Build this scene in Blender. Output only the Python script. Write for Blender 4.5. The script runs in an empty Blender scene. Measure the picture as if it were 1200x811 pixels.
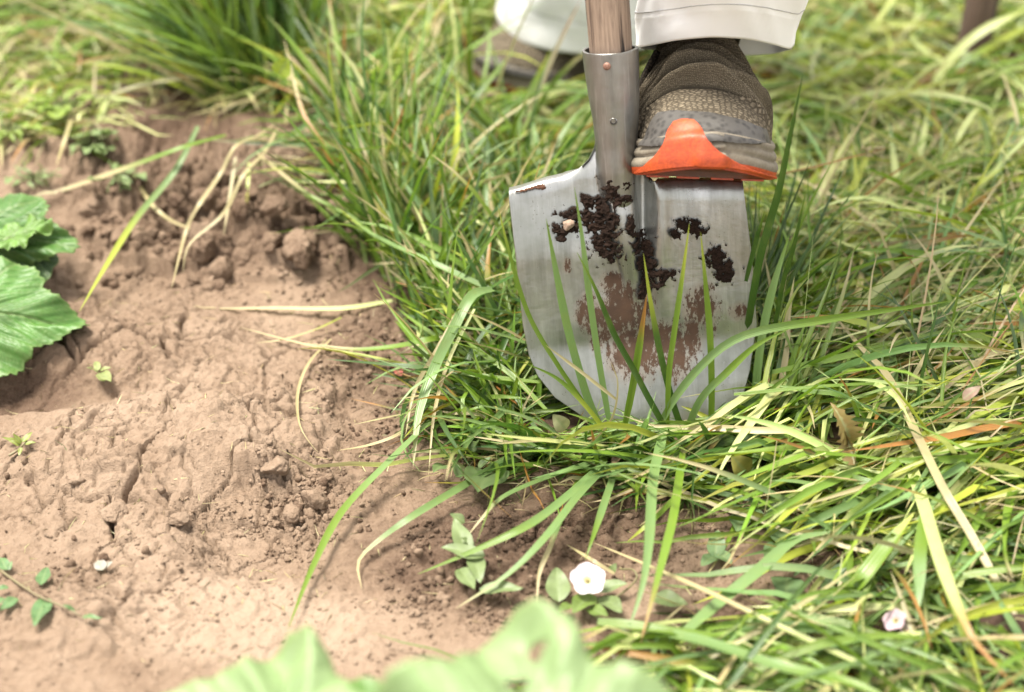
import bpy, math, random
import numpy as np
from mathutils import Vector, Matrix
from mathutils.bvhtree import BVHTree

rng = np.random.default_rng(11)
random.seed(5)
scene = bpy.context.scene
C = scene.collection
R = math.radians

# ------------------------------------------------------------------ camera
PW, PH, FPX = 1200.0, 811.0, 2333.0
PITCH, DEPTH = 33.0, 1.60
_f = np.array([0.0, math.cos(R(PITCH)), -math.sin(R(PITCH))])
_r = np.array([1.0, 0.0, 0.0])
_u = np.array([0.0, math.sin(R(PITCH)), math.cos(R(PITCH))])
CAM = -DEPTH * (_f + (750 - PW / 2) / FPX * _r - (490 - PH / 2) / FPX * _u)
cam = bpy.data.objects.new('camera', bpy.data.cameras.new('camera'))
C.objects.link(cam)
cam.location = CAM
cam.rotation_euler = (R(90 - PITCH), 0, 0)
cam.data.sensor_width = 36.0
cam.data.lens = 36.0 * FPX / PW
cam.data.clip_start = 0.05
cam.data.clip_end = 400
cam.data.dof.use_dof = True
cam.data.dof.focus_distance = 1.54
cam.data.dof.aperture_fstop = 3.1
cam.data.dof.aperture_blades = 0
scene.camera = cam

# ------------------------------------------------------------------ light
SUN_EL, SUN_AZ = 73.0, 84.0         # degrees; azimuth measured from +Y towards -X
world = bpy.data.worlds.new('World')
scene.world = world
world.use_nodes = True
wn, wl = world.node_tree.nodes, world.node_tree.links
bg = wn['Background']
sky = wn.new('ShaderNodeTexSky')
sky.sky_type = 'NISHITA'
sky.sun_disc = False
sky.sun_elevation = R(SUN_EL)
sky.sun_rotation = R(-SUN_AZ)
sky.dust_density = 4.0
mixw = wn.new('ShaderNodeMix')
mixw.data_type = 'RGBA'
mixw.inputs[0].default_value = 0.72           # cloud cover
wl.new(sky.outputs[0], mixw.inputs[6])
mixw.inputs[7].default_value = (6.0, 5.75, 5.35, 1)
wl.new(mixw.outputs[2], bg.inputs[0])
bg.inputs[1].default_value = 0.055
sun = bpy.data.lights.new('sun', 'SUN')
sun.energy = 1.5
sun.angle = R(20)
sun.color = (1.0, 0.95, 0.86)
so = bpy.data.objects.new('sun', sun)
C.objects.link(so)
_sd = Vector((-math.sin(R(SUN_AZ)) * math.cos(R(SUN_EL)), math.cos(R(SUN_AZ)) * math.cos(R(SUN_EL)), math.sin(R(SUN_EL))))
so.rotation_euler = _sd.to_track_quat('Z', 'Y').to_euler()
scene.view_settings.view_transform = 'Standard'
scene.view_settings.look = 'None'
scene.view_settings.exposure = 2.84
scene.view_settings.gamma = 1.0
scene.render.engine = 'CYCLES'
scene.cycles.max_bounces = 7
scene.cycles.use_denoising = True

# ------------------------------------------------------------------ maths helpers
def ray(px, py):
    return _f + (px - PW / 2) / FPX * _r - (py - PH / 2) / FPX * _u

def at_z(px, py, z=0.0):
    d = ray(px, py); t = (z - CAM[2]) / d[2]
    return CAM + t * d

def at_y(px, py, y=0.0):
    d = ray(px, py); t = (y - CAM[1]) / d[1]
    return CAM + t * d

def project(x, y, z=0.0):
    v0, v1, v2 = x - CAM[0], y - CAM[1], z - CAM[2]
    dep = v1 * _f[1] + v2 * _f[2]
    up = v1 * _u[1] + v2 * _u[2]
    return PW / 2 + FPX * v0 / dep, PH / 2 - FPX * up / dep

def sstep(a, b, x):
    t = np.clip((x - a) / (b - a), 0, 1)
    return t * t * (3 - 2 * t)

_perm = rng.permutation(512).astype(np.int64)
_perm = np.concatenate([_perm, _perm, _perm])
_ga = rng.uniform(0, 2 * np.pi, 512)
_gx, _gy = np.cos(_ga), np.sin(_ga)

def perlin(x, y, seed=0):
    xi = np.floor(x).astype(np.int64); yi = np.floor(y).astype(np.int64)
    xf, yf = x - xi, y - yi
    def g(ix, iy, dx, dy):
        h = _perm[(_perm[(ix + seed * 17) & 511] + iy + seed * 31) & 511]
        return _gx[h] * dx + _gy[h] * dy
    u = xf * xf * xf * (xf * (xf * 6 - 15) + 10)
    v = yf * yf * yf * (yf * (yf * 6 - 15) + 10)
    a = g(xi, yi, xf, yf); b = g(xi + 1, yi, xf - 1, yf)
    c = g(xi, yi + 1, xf, yf - 1); d = g(xi + 1, yi + 1, xf - 1, yf - 1)
    return (a + u * (b - a) + v * ((c + u * (d - c)) - (a + u * (b - a)))) * 1.4

def fbm(x, y, oct=4, seed=0, gain=0.5):
    s, a, f = 0, 1.0, 1.0
    for k in range(oct):
        s = s + a * perlin(x * f, y * f, seed + k); a *= gain; f *= 2.03
    return s

_jx = rng.uniform(0.05, 0.95, 512); _jy = rng.uniform(0.05, 0.95, 512)
def worley(x, y, seed=0):
    xi = np.floor(x).astype(np.int64); yi = np.floor(y).astype(np.int64)
    f1 = np.full(x.shape, 9.0); f2 = np.full(x.shape, 9.0); cid = np.zeros(x.shape, np.int64)
    for ox in (-1, 0, 1):
        for oy in (-1, 0, 1):
            h = _perm[(_perm[(xi + ox + seed * 13) & 511] + yi + oy) & 511]
            d = np.hypot(xi + ox + _jx[h] - x, yi + oy + _jy[h] - y)
            nf = d < f1
            f2 = np.where(nf, f1, np.minimum(f2, d))
            cid = np.where(nf, h, cid)
            f1 = np.where(nf, d, f1)
    return f1, f2, cid

def inpoly(px, py, poly):
    inside = np.zeros(np.shape(px), bool)
    n = len(poly)
    for i in range(n):
        x0, y0 = poly[i]; x1, y1 = poly[(i + 1) % n]
        cond = ((y0 > py) != (y1 > py)) & (px < (x1 - x0) * (py - y0) / ((y1 - y0) + 1e-12) + x0)
        inside ^= cond
    return inside

def pell(px, py, cx, cy, rx, ry, soft=0.6):
    d = np.hypot((px - cx) / rx, (py - cy) / ry)
    return 1 - sstep(1 - soft, 1 + soft * 0.4, d)

# ------------------------------------------------------------------ object helpers
def new_mesh_obj(name, verts, faces, mat=None, parent=None, smooth=True, loc=None):
    """verts (n,3) array, faces list/array of quads or tris, linked as ONE mesh object."""
    verts = np.asarray(verts, dtype=np.float32)
    me = bpy.data.meshes.new(name)
    if isinstance(faces, np.ndarray):
        nf, k = faces.shape
        me.vertices.add(len(verts)); me.vertices.foreach_set('co', verts.ravel())
        me.loops.add(nf * k); me.loops.foreach_set('vertex_index', faces.astype(np.int32).ravel())
        me.polygons.add(nf)
        me.polygons.foreach_set('loop_start', np.arange(0, nf * k, k, dtype=np.int32))
        me.polygons.foreach_set('loop_total', np.full(nf, k, dtype=np.int32))
        me.update(calc_edges=True)
    else:
        me.from_pydata([tuple(map(float, v)) for v in verts], [], [tuple(map(int, f)) for f in faces])
    if smooth:
        me.polygons.foreach_set('use_smooth', np.ones(len(me.polygons), bool))
    if mat: me.materials.append(mat)
    o = bpy.data.objects.new(name, me)
    C.objects.link(o)
    if loc is not None: o.location = loc
    if parent: o.parent = parent
    return o

def color_attr(o, name, cols):
    a = o.data.attributes.new(name, 'FLOAT_COLOR', 'POINT')
    c = np.ones((len(cols), 4), np.float32); c[:, :3] = cols
    a.data.foreach_set('color', c.ravel())

def float_attr(o, name, vals):
    a = o.data.attributes.new(name, 'FLOAT', 'POINT')
    a.data.foreach_set('value', np.asarray(vals, np.float32).ravel())

def tag(o, label=None, cat=None, group=None, kind=None):
    if label: o['label'] = label
    if cat: o['category'] = cat
    if group: o['group'] = group
    if kind: o['kind'] = kind
    return o

def empty(name, loc=(0, 0, 0), parent=None):
    o = bpy.data.objects.new(name, None)
    o.empty_display_size = 0.02
    C.objects.link(o); o.location = loc
    if parent: o.parent = parent
    return o

def grid_faces(nu, nv, wrap=False):
    i = np.arange(nu - 1)[:, None]; jn = nv if wrap else nv - 1
    j = np.arange(jn)[None, :]
    j2 = (j + 1) % nv
    return np.stack([i * nv + j, (i + 1) * nv + j, (i + 1) * nv + j2, i * nv + j2], -1).reshape(-1, 4)

def tube_geo(pts, rad, n=8, cap=True):
    """closed tube along pts (k,3) with radii rad (k)"""
    pts = np.asarray(pts, float); k = len(pts); rad = np.broadcast_to(np.asarray(rad, float), (k,))
    T = np.gradient(pts, axis=0); T /= np.linalg.norm(T, axis=1)[:, None] + 1e-12
    ref = np.array([0, 0, 1.0]) if abs(T[0][2]) < 0.9 else np.array([1.0, 0, 0])
    N = np.cross(T, ref); N /= np.linalg.norm(N, axis=1)[:, None] + 1e-12
    B = np.cross(T, N)
    a = np.linspace(0, 2 * np.pi, n, endpoint=False)
    v = pts[:, None, :] + rad[:, None, None] * (np.cos(a)[None, :, None] * N[:, None, :] + np.sin(a)[None, :, None] * B[:, None, :])
    v = v.reshape(-1, 3)
    f = [tuple(q) for q in grid_faces(k, n, True)]
    if cap:
        f.append(tuple(range(n))); f.append(tuple(range((k - 1) * n, k * n))[::-1])
    return v, f

def catmull(pts, m):
    """smooth curve through pts (k,d) -> (m,d)"""
    P = np.asarray(pts, float)
    if len(P) < 3:
        t = np.linspace(0, 1, m)[:, None]
        return P[0] * (1 - t) + P[-1] * t
    P = np.vstack([2 * P[0] - P[1], P, 2 * P[-1] - P[-2]])
    d = np.linalg.norm(np.diff(P[1:-1], axis=0), axis=1); s = np.concatenate([[0], np.cumsum(d)])
    q = np.linspace(0, s[-1], m); out = []
    for x in q:
        i = min(int(np.searchsorted(s, x, 'right')) - 1, len(d) - 1)
        t = (x - s[i]) / (d[i] + 1e-12)
        p0, p1, p2, p3 = P[i], P[i + 1], P[i + 2], P[i + 3]
        out.append(0.5 * ((2 * p1) + (p2 - p0) * t + (2 * p0 - 5 * p1 + 4 * p2 - p3) * t * t + (3 * p1 - p0 - 3 * p2 + p3) * t ** 3))
    return np.array(out)

# ------------------------------------------------------------------ material helpers
class NT:
    def __init__(self, name):
        self.m = bpy.data.materials.new(name); self.m.use_nodes = True
        self.t = self.m.node_tree; self.n = self.t.nodes; self.l = self.t.links
        self.b = self.n['Principled BSDF']; self.out = self.n['Material Output']
    def new(self, typ, **kw):
        n = self.n.new(typ)
        for k, v in kw.items(): setattr(n, k, v)
        return n
    def link(self, a, b): self.l.new(a, b)
    def coord(self): return self.new('ShaderNodeTexCoord').outputs['Object']
    def attr(self, name, out='Color'):
        n = self.new('ShaderNodeAttribute'); n.attribute_name = name; return n.outputs[out]
    def noise(self, scale, detail=4, rough=0.55, vec=None, dist=0.0):
        n = self.new('ShaderNodeTexNoise'); n.inputs['Scale'].default_value = scale
        n.inputs['Detail'].default_value = detail; n.inputs['Roughness'].default_value = rough
        n.inputs['Distortion'].default_value = dist
        self.link(vec if vec is not None else self.coord(), n.inputs['Vector']); return n.outputs[0]
    def voro(self, scale, feature='F1', vec=None, rnd=1.0):
        n = self.new('ShaderNodeTexVoronoi'); n.feature = feature; n.inputs['Randomness'].default_value = rnd; n.inputs['Scale'].default_value = scale
        self.link(vec if vec is not None else self.coord(), n.inputs['Vector']); return n.outputs[0]
    def scale_vec(self, s, vec=None):
        n = self.new('ShaderNodeMapping'); n.inputs['Scale'].default_value = s
        self.link(vec if vec is not None else self.coord(), n.inputs['Vector']); return n.outputs[0]
    def ramp(self, src, stops):
        n = self.new('ShaderNodeValToRGB'); e = n.color_ramp.elements
        while len(e) < len(stops): e.new(0.5)
        for i, (p, c) in enumerate(stops):
            e[i].position = p; e[i].color = (*c, 1) if len(c) == 3 else c
        self.link(src, n.inputs[0]); return n.outputs[0]
    def math(self, op, a, b=None, clamp=False):
        n = self.new('ShaderNodeMath'); n.operation = op; n.use_clamp = clamp
        for i, v in enumerate((a, b)):
            if v is None: continue
            if isinstance(v, (int, float)): n.inputs[i].default_value = v
            else: self.link(v, n.inputs[i])
        return n.outputs[0]
    def mix(self, f, a, b, mode='MIX'):
        n = self.new('ShaderNodeMix'); n.data_type = 'RGBA'; n.blend_type = mode
        for i, v in ((0, f), (6, a), (7, b)):
            if isinstance(v, (int, float)): n.inputs[i].default_value = v
            elif isinstance(v, tuple): n.inputs[i].default_value = (*v, 1)
            else: self.link(v, n.inputs[i])
        return n.outputs[2]
    def bump(self, h, strength=0.5, dist=0.001, normal=None):
        n = self.new('ShaderNodeBump'); n.inputs['Strength'].default_value = strength
        n.inputs['Distance'].default_value = dist; self.link(h, n.inputs['Height'])
        if normal is not None: self.link(normal, n.inputs['Normal'])
        return n.outputs[0]
    def set(self, **kw):
        for k, v in kw.items():
            s = self.b.inputs[k.replace('_', ' ')]
            if isinstance(v, (int, float)): s.default_value = v
            elif isinstance(v, tuple): s.default_value = (*v, 1) if len(v) == 3 else v
            else: self.link(v, s)
        return self

def mat_soil():
    t = NT('soil')
    a = t.attr('dry', 'Fac')
    n1 = t.noise(28, 6, 0.62); n2 = t.noise(170, 6, 0.7); n3 = t.noise(900, 3, 0.6)
    f = t.math('ADD', a, t.math('MULTIPLY', t.math('SUBTRACT', n1, 0.5), 0.55))
    f = t.math('ADD', f, t.math('MULTIPLY', t.math('SUBTRACT', n2, 0.5), 0.45), True)
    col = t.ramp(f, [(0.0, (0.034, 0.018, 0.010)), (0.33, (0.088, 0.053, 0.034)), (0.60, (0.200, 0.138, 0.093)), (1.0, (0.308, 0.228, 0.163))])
    col = t.mix(t.ramp(n3, [(0.35, (0, 0, 0)), (0.75, (0.35, 0.35, 0.35))]), col, (0.27, 0.205, 0.15))
    h = t.math('ADD', t.math('MULTIPLY', n2, 0.7), t.math('MULTIPLY', n3, 0.3))
    b1 = t.bump(h, 1.0, 0.0045)
    b2 = t.bump(t.voro(420), 0.35, 0.0012, b1)
    t.set(Base_Color=col, Roughness=0.95, Normal=b2)
    t.b.inputs['Specular IOR Level'].default_value = 0.15
    return t.m

def mat_simple_soil(name, c0, c1, sc=300, bump=0.003):
    t = NT(name)
    n1 = t.noise(sc * 0.3, 5, 0.6); n2 = t.noise(sc, 6, 0.7)
    f = t.math('ADD', t.math('MULTIPLY', n1, 0.5), t.math('MULTIPLY', n2, 0.5))
    c0, c1 = kc(c0), kc(c1)
    t.set(Base_Color=t.ramp(f, [(0.35, c0), (0.65, c1)]), Roughness=0.92, Normal=t.bump(n2, 0.9, bump))
    t.b.inputs['Specular IOR Level'].default_value = 0.2
    return t.m

def mat_plant(name, color_from='tint', gloss=0.36, trans=0.36, fine=True, bumpscale=None):
    """leafy surface: colour from attribute, partly translucent"""
    t = NT(name)
    col = t.attr(color_from)
    if fine:
        uv = t.attr('across', 'Fac')
        s = t.math('SINE', t.math('MULTIPLY', uv, 34.0))
        n = t.noise(90, 3)
        col = t.mix(t.math('MULTIPLY', t.math('ADD', t.math('MULTIPLY', s, 0.5), 0.5), 0.16), col, (0.22, 0.31, 0.07))
        col = t.mix(t.ramp(n, [(0.45, (0, 0, 0)), (0.8, (0.25, 0.25, 0.25))]), col, (0.22, 0.25, 0.05))
        nor = t.bump(s, 0.25, 0.0004)
    else:
        n = t.noise(bumpscale or 260, 4)
        col = t.mix(t.ramp(n, [(0.35, (0, 0, 0)), (0.8, (0.35, 0.35, 0.35))]), col, (0.15, 0.21, 0.06))
        nor = t.bump(n, 0.35, 0.0008)
    t.set(Base_Color=col, Roughness=gloss, Normal=nor)
    t.b.inputs['Specular IOR Level'].default_value = 0.6
    tr = t.new('ShaderNodeBsdfTranslucent')
    t.link(t.mix(0.5, col, t.mix(1.0, col, (1.0, 1.15, 0.45), 'MULTIPLY')), tr.inputs[0])
    ms = t.new('ShaderNodeMixShader'); ms.inputs[0].default_value = trans
    t.link(t.b.outputs[0], ms.inputs[1]); t.link(tr.outputs[0], ms.inputs[2])
    t.link(ms.outputs[0], t.out.inputs[0])
    return t.m

M = {}
KA = 0.56            # overall reflectance level of the earth and plants
def kc(c, k=None): return tuple(x * (k or KA) for x in c)
M['soil'] = mat_soil()
M['clod'] = mat_simple_soil('dry_clod', (0.25, 0.145, 0.088), (0.48, 0.33, 0.22), 190)
M['crumb'] = mat_simple_soil('crumbs', (0.27, 0.16, 0.10), (0.48, 0.33, 0.22), 3, 0.00002)
M['wet'] = mat_simple_soil('moist_dark_soil', (0.010, 0.005, 0.003), (0.046, 0.022, 0.012), 700, 0.002)
M['grass'] = mat_plant('grass_blade')
M['leaf'] = mat_plant('squash_leaf', gloss=0.5, trans=0.3, fine=False)
M['weed'] = mat_plant('weed_leaf', gloss=0.5, trans=0.3, fine=False)

# ------------------------------------------------------------------ ground heights
def axis(a, b, fine, c, mid, d, far):
    """coarse..., fine between a and b, mid between b and c (and before a)"""
    core = np.concatenate([np.arange(a, b, fine), np.arange(b, c, mid)])
    out = [core[-1]]; s = mid
    while out[-1] < far: s *= 1.35; out.append(out[-1] + s)
    lo = [core[0]]; s = fine * 2
    while lo[-1] > d: s *= 1.35; lo.append(lo[-1] - s)
    return np.concatenate([lo[:0:-1], core, out[1:]])

GX = axis(-0.62, 0.14, 0.0016, 0.60, 0.005, -60, 60)
GY = axis(-0.36, 0.34, 0.0016, 0.95, 0.005, -60, 120)
XX, YY = np.meshgrid(GX, GY, indexing='ij')
PXX, PYY = project(XX, YY)
PYY = np.where(YY < CAM[1] + 0.35, 2000, PYY)
PXX = np.clip(PXX, -3000, 4000); PYY = np.clip(PYY, -400, 2000)

GRASS_EDGE = [(1300, -60), (-300, -60), (-300, 40), (60, 60), (170, 120), (260, 170), (330, 160), (395, 215), (440, 300),
              (470, 380), (505, 440), (505, 500), (560, 545), (640, 545), (700, 540), (740, 560), (800, 590), (860, 600),
              (930, 620), (950, 690), (760, 720), (700, 740), (690, 900), (1500, 1200), (1500, -60)]

def soil_features():
    H = np.zeros_like(XX); dry = np.full_like(XX, 0.62)
    fade = 1 - sstep(0.9, 2.5, np.abs(XX)) * 0.9
    H += 0.010 * fbm(XX * 4 + 3, YY * 4, 3, 1) * fade + 0.02 * fbm(XX * 0.7, YY * 0.7, 3, 9) * sstep(0.6, 3, np.hypot(XX, YY))
    left = 1 - sstep(430, 520, PXX + 0.25 * (PYY - 300))
    # bank below the upper tuft
    bank = (1 - sstep(215, 345, PYY + 16 * fbm(XX * 14, YY * 14, 3, 3))) * left
    H += 0.046 * bank
    H -= 0.030 * pell(PXX, PYY, 190, 160, 70, 28) + 0.02 * pell(PXX, PYY, 285, 212, 60, 16)
    H -= 0.020 * pell(PXX, PYY, 60, 455, 110, 36) * (1 - 0)
    H += 0.012 * pell(PXX, PYY, 120, 418, 90, 34) + 0.010 * pell(PXX, PYY, 150, 520, 190, 60)
    H += 0.012 * pell(PXX, PYY, 300, 520, 110, 46)
    H -= 0.019 * pell(PXX, PYY, 300, 625, 95, 58)
    H -= 0.006 * pell(PXX, PYY, 430, 480, 60, 80)
    H += 0.010 * pell(PXX, PYY, 60, 720, 110, 60) + 0.012 * pell(PXX, PYY, 560, 640, 110, 60)
    # stamped clods (angular convex lumps), biggest first
    spec = [(285, 275, 160, 45, 150, .009, .030), (180, 215, 150, 60, 90, .008, .026), (110, 320, 110, 60, 70, .006, .016), (355, 250, 75, 50, 70, .010, .030),
            (300, 485, 130, 45, 60, .005, .015), (350, 575, 75, 50, 120, .004, .014), (205, 575, 80, 60, 26, .005, .014),
            (90, 590, 120, 90, 30, .005, .015), (470, 620, 60, 60, 160, .0025, .008), (560, 690, 90, 40, 260, .003, .009), (430, 390, 60, 60, 170, .003, .009),
            (120, 440, 90, 40, 70, .003, .010), (60, 720, 110, 70, 90, .003, .012), (690, 620, 110, 50, 140, .003, .010), (400, 740, 110, 60, 170, .002, .007),
            (300, 620, 90, 60, 200, .0015, .004), (270, 600, 330, 230, 900, .0012, .0036), (200, 760, 250, 70, 400, .0015, .005), (900, 650, 120, 60, 90, .003, .009), (480, 500, 50, 100, 160, .002, .007)]
    st = []
    for (cx, cy, rx, ry, n, r0, r1) in spec:
        for _ in range(n):
            a = rng.uniform(0, 2 * np.pi); q = math.sqrt(rng.uniform()) * 1.15
            p = at_z(cx + rx * q * math.cos(a), cy + ry * q * math.sin(a))
            r = r0 + (r1 - r0) * rng.uniform() ** 2.2
            st.append((r, p[0], p[1]))
    st += [(.017, *at_z(142, 548)[:2]), (.019, *at_z(284, 535)[:2]), (.016, *at_z(322, 552)[:2]), (.014, *at_z(370, 590)[:2]), (.010, *at_z(342, 605)[:2])]
    st.sort(reverse=True)
    H0 = H.copy()
    for r, x, y in st:
        i0, i1 = np.searchsorted(GX, [x - r * 1.5, x + r * 1.5]); j0, j1 = np.searchsorted(GY, [y - r * 1.5, y + r * 1.5])
        if i1 - i0 < 2 or j1 - j0 < 2: continue
        sx, sy = XX[i0:i1, j0:j1], YY[i0:i1, j0:j1]
        sub = H[i0:i1, j0:j1]
        base = 0.75 * H0[i0:i1, j0:j1][(i1 - i0) // 2, (j1 - j0) // 2] + 0.25 * sub[(i1 - i0) // 2, (j1 - j0) // 2]
        k = rng.integers(5, 9); an = np.sort(rng.uniform(0, 2 * np.pi, k))
        top = r * rng.uniform(0.25, 0.6); hh = np.full(sx.shape, top)
        w = 0.22 * r * fbm(sx / r * 1.2, sy / r * 1.2, 2, 55)
        for q in an:
            d = r * rng.uniform(0.72, 1.05) - ((sx - x) * math.cos(q) + (sy - y) * math.sin(q)) + w
            hh = np.minimum(hh, d * rng.uniform(0.6, 1.7))
        tilt = rng.uniform(-0.25, 0.25, 2)
        hh = hh + ((sx - x) * tilt[0] + (sy - y) * tilt[1]) * (hh > 0)
        # rounded top
        hh = np.where(hh > 0, top * (1 - np.exp(-np.clip(hh, 0, 1) / top * 1.9)), -1)
        cand = base - 0.15 * r + hh
        H[i0:i1, j0:j1] = np.where(hh > 0, np.maximum(sub, cand), sub)
    # cracks
    wx = XX + 0.012 * fbm(XX * 22, YY * 22, 3, 21); wy = YY + 0.012 * fbm(XX * 22 + 40, YY * 22, 3, 22)
    zone = pell(PXX, PYY, 300, 530, 170, 130) + .8 * pell(PXX, PYY, 190, 620, 140, 60) + pell(PXX, PYY, 160, 400, 180, 50) + 0.9 * pell(PXX, PYY, 690, 630, 120, 50) + 0.8 * pell(PXX, PYY, 60, 560, 120, 110) + 0.5 * pell(PXX, PYY, 150, 700, 160, 60)
    zone = np.clip(zone, 0, 1)
    for sc, dep, wd, sd, thr in ((13, 0.019, 0.040, 3, -0.16), (30, 0.012, 0.056, 5, -0.10), (62, 0.007, 0.085, 8, -0.08)):
        f1, f2, cid = worley(wx * sc + 5, wy * sc * 0.8 + 2, sd)
        e = f2 - f1
        m = sstep(thr - 0.06, thr + 0.16, fbm(XX * 9 + sd, YY * 9, 2, 30 + sd)) * zone
        H -= dep * m * (1 - sstep(0, wd, e)) 
        H += (0.0035 if sc == 13 else 0.0022) * (_jx[cid] - 0.5) * m * 1.6
        H += 0.10 / sc * zone * (0.5 - np.clip(f1, 0, 1)) * 0.35
    # fine grain
    H += 0.0016 * fbm(XX * 60, YY * 60, 3, 71) + 0.0007 * fbm(XX * 190, YY * 190, 2, 75)
    # heaped clods of the bank and the cracked patch: domed cells with deep gaps
    cz = np.clip(pell(PXX, PYY, 280, 262, 190, 62) * 1.0 + pell(PXX, PYY, 140, 225, 120, 50) * .8 + pell(PXX, PYY, 385, 260, 60, 60) * .8, 0, 1)
    cz2 = np.clip(0.55 * pell(PXX, PYY, 350, 575, 75, 45) + 0.12 * pell(PXX, PYY, 300, 520, 110, 45) + .2 * pell(PXX, PYY, 110, 335, 110, 50) + .45 * pell(PXX, PYY, 560, 680, 90, 40) + .12 * pell(PXX, PYY, 90, 600, 110, 70) + .4 * pell(PXX, PYY, 440, 400, 60, 70), 0, 1)
    for sc, am, sd, mk_ in ((26, 0.007, 12, cz), (48, 0.008, 14, np.clip(cz + cz2, 0, 1)), (95, 0.005, 16, np.clip(cz + cz2, 0, 1))):
        q1, q2, cc_ = worley(wx * sc + 1.7 * fbm(XX * 30, YY * 30, 2, 90) * .4, wy * sc * .85, sd)
        e_ = q2 - q1
        dome = np.sqrt(np.clip(1 - (q1 / 0.75) ** 2, 0, 1))
        H += am * mk_ * (dome * (0.35 + 0.9 * _jx[cc_]) - 0.55 + 0.5 * (_jy[cc_] - .5)) - am * 0.9 * mk_ * (1 - sstep(0.02, 0.22, e_))
    w1, w2, _c = worley(wx * 105 + 7, wy * 90 + 3, 11)
    H -= 0.0020 * (1 - sstep(0, 0.12, w2 - w1)) * sstep(-0.1, 0.35, fbm(XX * 7, YY * 7, 2, 64)) * (PYY > 300)
    H += 0.0012 * np.abs(fbm(wx * 40, wy * 45, 3, 68))
    pit = sstep(0.42, 0.75, fbm(XX * 75, YY * 95, 2, 61)) * sstep(0.0, 0.3, fbm(XX * 12, YY * 12, 2, 63))
    H -= 0.0020 * pit
    # colour state of the soil: 1 = pale dry crust, 0 = moist and dark
    dry += 0.16 * fbm(XX * 5, YY * 5, 3, 81)
    dry += 0.20 * pell(PXX, PYY, 190, 560, 240, 130) + 0.34 * pell(PXX, PYY, 290, 735, 190, 60) - 0.10 * pell(PXX, PYY, 300, 610, 90, 45)
    dry -= 0.22 * pell(PXX, PYY, 440, 400, 70, 110) + 0.26 * pell(PXX, PYY, 540, 660, 130, 70) + 0.30 * pell(PXX, PYY, 240, 190, 160, 40)
    dry -= 0.18 * pell(PXX, PYY, 290, 280, 180, 60) + 0.22 * pell(PXX, PYY, 40, 455, 90, 30) + 0.25 * pell(PXX, PYY, 690, 620, 130, 60)
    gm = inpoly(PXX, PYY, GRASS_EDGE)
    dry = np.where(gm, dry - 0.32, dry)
    return H, np.clip(dry, 0, 1)

HH, DRY = soil_features()

def ground_h(x, y):
    x = np.asarray(x, float); y = np.asarray(y, float)
    i = np.clip(np.searchsorted(GX, x) - 1, 0, len(GX) - 2); j = np.clip(np.searchsorted(GY, y) - 1, 0, len(GY) - 2)
    fx = np.clip((x - GX[i]) / (GX[i + 1] - GX[i]), 0, 1); fy = np.clip((y - GY[j]) / (GY[j + 1] - GY[j]), 0, 1)
    return (HH[i, j] * (1 - fx) * (1 - fy) + HH[i + 1, j] * fx * (1 - fy) + HH[i, j + 1] * (1 - fx) * fy + HH[i + 1, j + 1] * fx * fy)

def G(px, py, dz=0.0):
    """point dz above the ground seen at a photo position"""
    z = dz
    for _ in range(4):
        p = at_z(px, py, z); z = float(ground_h(p[0], p[1])) + dz
    return at_z(px, py, z)

verts = np.stack([XX, YY, HH], -1).reshape(-1, 3)
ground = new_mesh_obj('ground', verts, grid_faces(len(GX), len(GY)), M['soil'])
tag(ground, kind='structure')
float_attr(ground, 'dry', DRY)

# ------------------------------------------------------------------ spade frame
LEAN, ROLL = 15.0, 4.0
SO = at_z(757, 512, -0.012)
_rx = Matrix.Rotation(R(-LEAN), 3, 'X')
SU = np.array(_rx @ Vector((math.cos(R(ROLL)), 0, math.sin(R(ROLL)))))
SV = np.array(_rx @ Vector((-math.sin(R(ROLL)), 0, math.cos(R(ROLL)))))
SW = np.cross(SU, SV)
def sp_uv(px, py, w=0.0):
    o = SO + SW * w
    d = ray(px, py); t = np.dot(o - CAM, SW) / np.dot(d, SW)
    q = CAM + t * d - o
    return float(np.dot(q, SU)), float(np.dot(q, SV))
def sp_local(P):
    q = np.asarray(P) - SO
    return q @ SU, q @ SV, q @ SW
spade_mat = Matrix((( SU[0], SV[0], SW[0], SO[0]), (SU[1], SV[1], SW[1], SO[1]), (SU[2], SV[2], SW[2], SO[2]), (0, 0, 0, 1)))

def lin(xs, ys):
    xs, ys = zip(*sorted(zip(xs, ys)))
    return lambda x: np.interp(x, xs, ys)

# axis and half width of the socket swelling that runs down into the blade
_bl = [sp_uv(*p) for p in ((700, 150), (699, 205), (708, 250), (722, 300), (735, 350), (744, 420))]
_br = [sp_uv(*p) for p in ((745, 150), (744, 205), (748, 250), (753, 300), (756, 350), (757, 420))]
cl = lin([p[1] for p in _bl], [p[0] for p in _bl]); cr = lin([p[1] for p in _br], [p[0] for p in _br])
_gr = [sp_uv(*p) for p in ((767, 205), (766, 260), (767, 330), (768, 420))]
gr = lin([p[1] for p in _gr], [p[0] for p in _gr])
V_NECK = sp_uv(722, 150)[1]; V_TOP = sp_uv(870, 207)[1]; V_FADE0 = sp_uv(750, 290)[1]; V_FADE1 = sp_uv(757, 430)[1]

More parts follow.
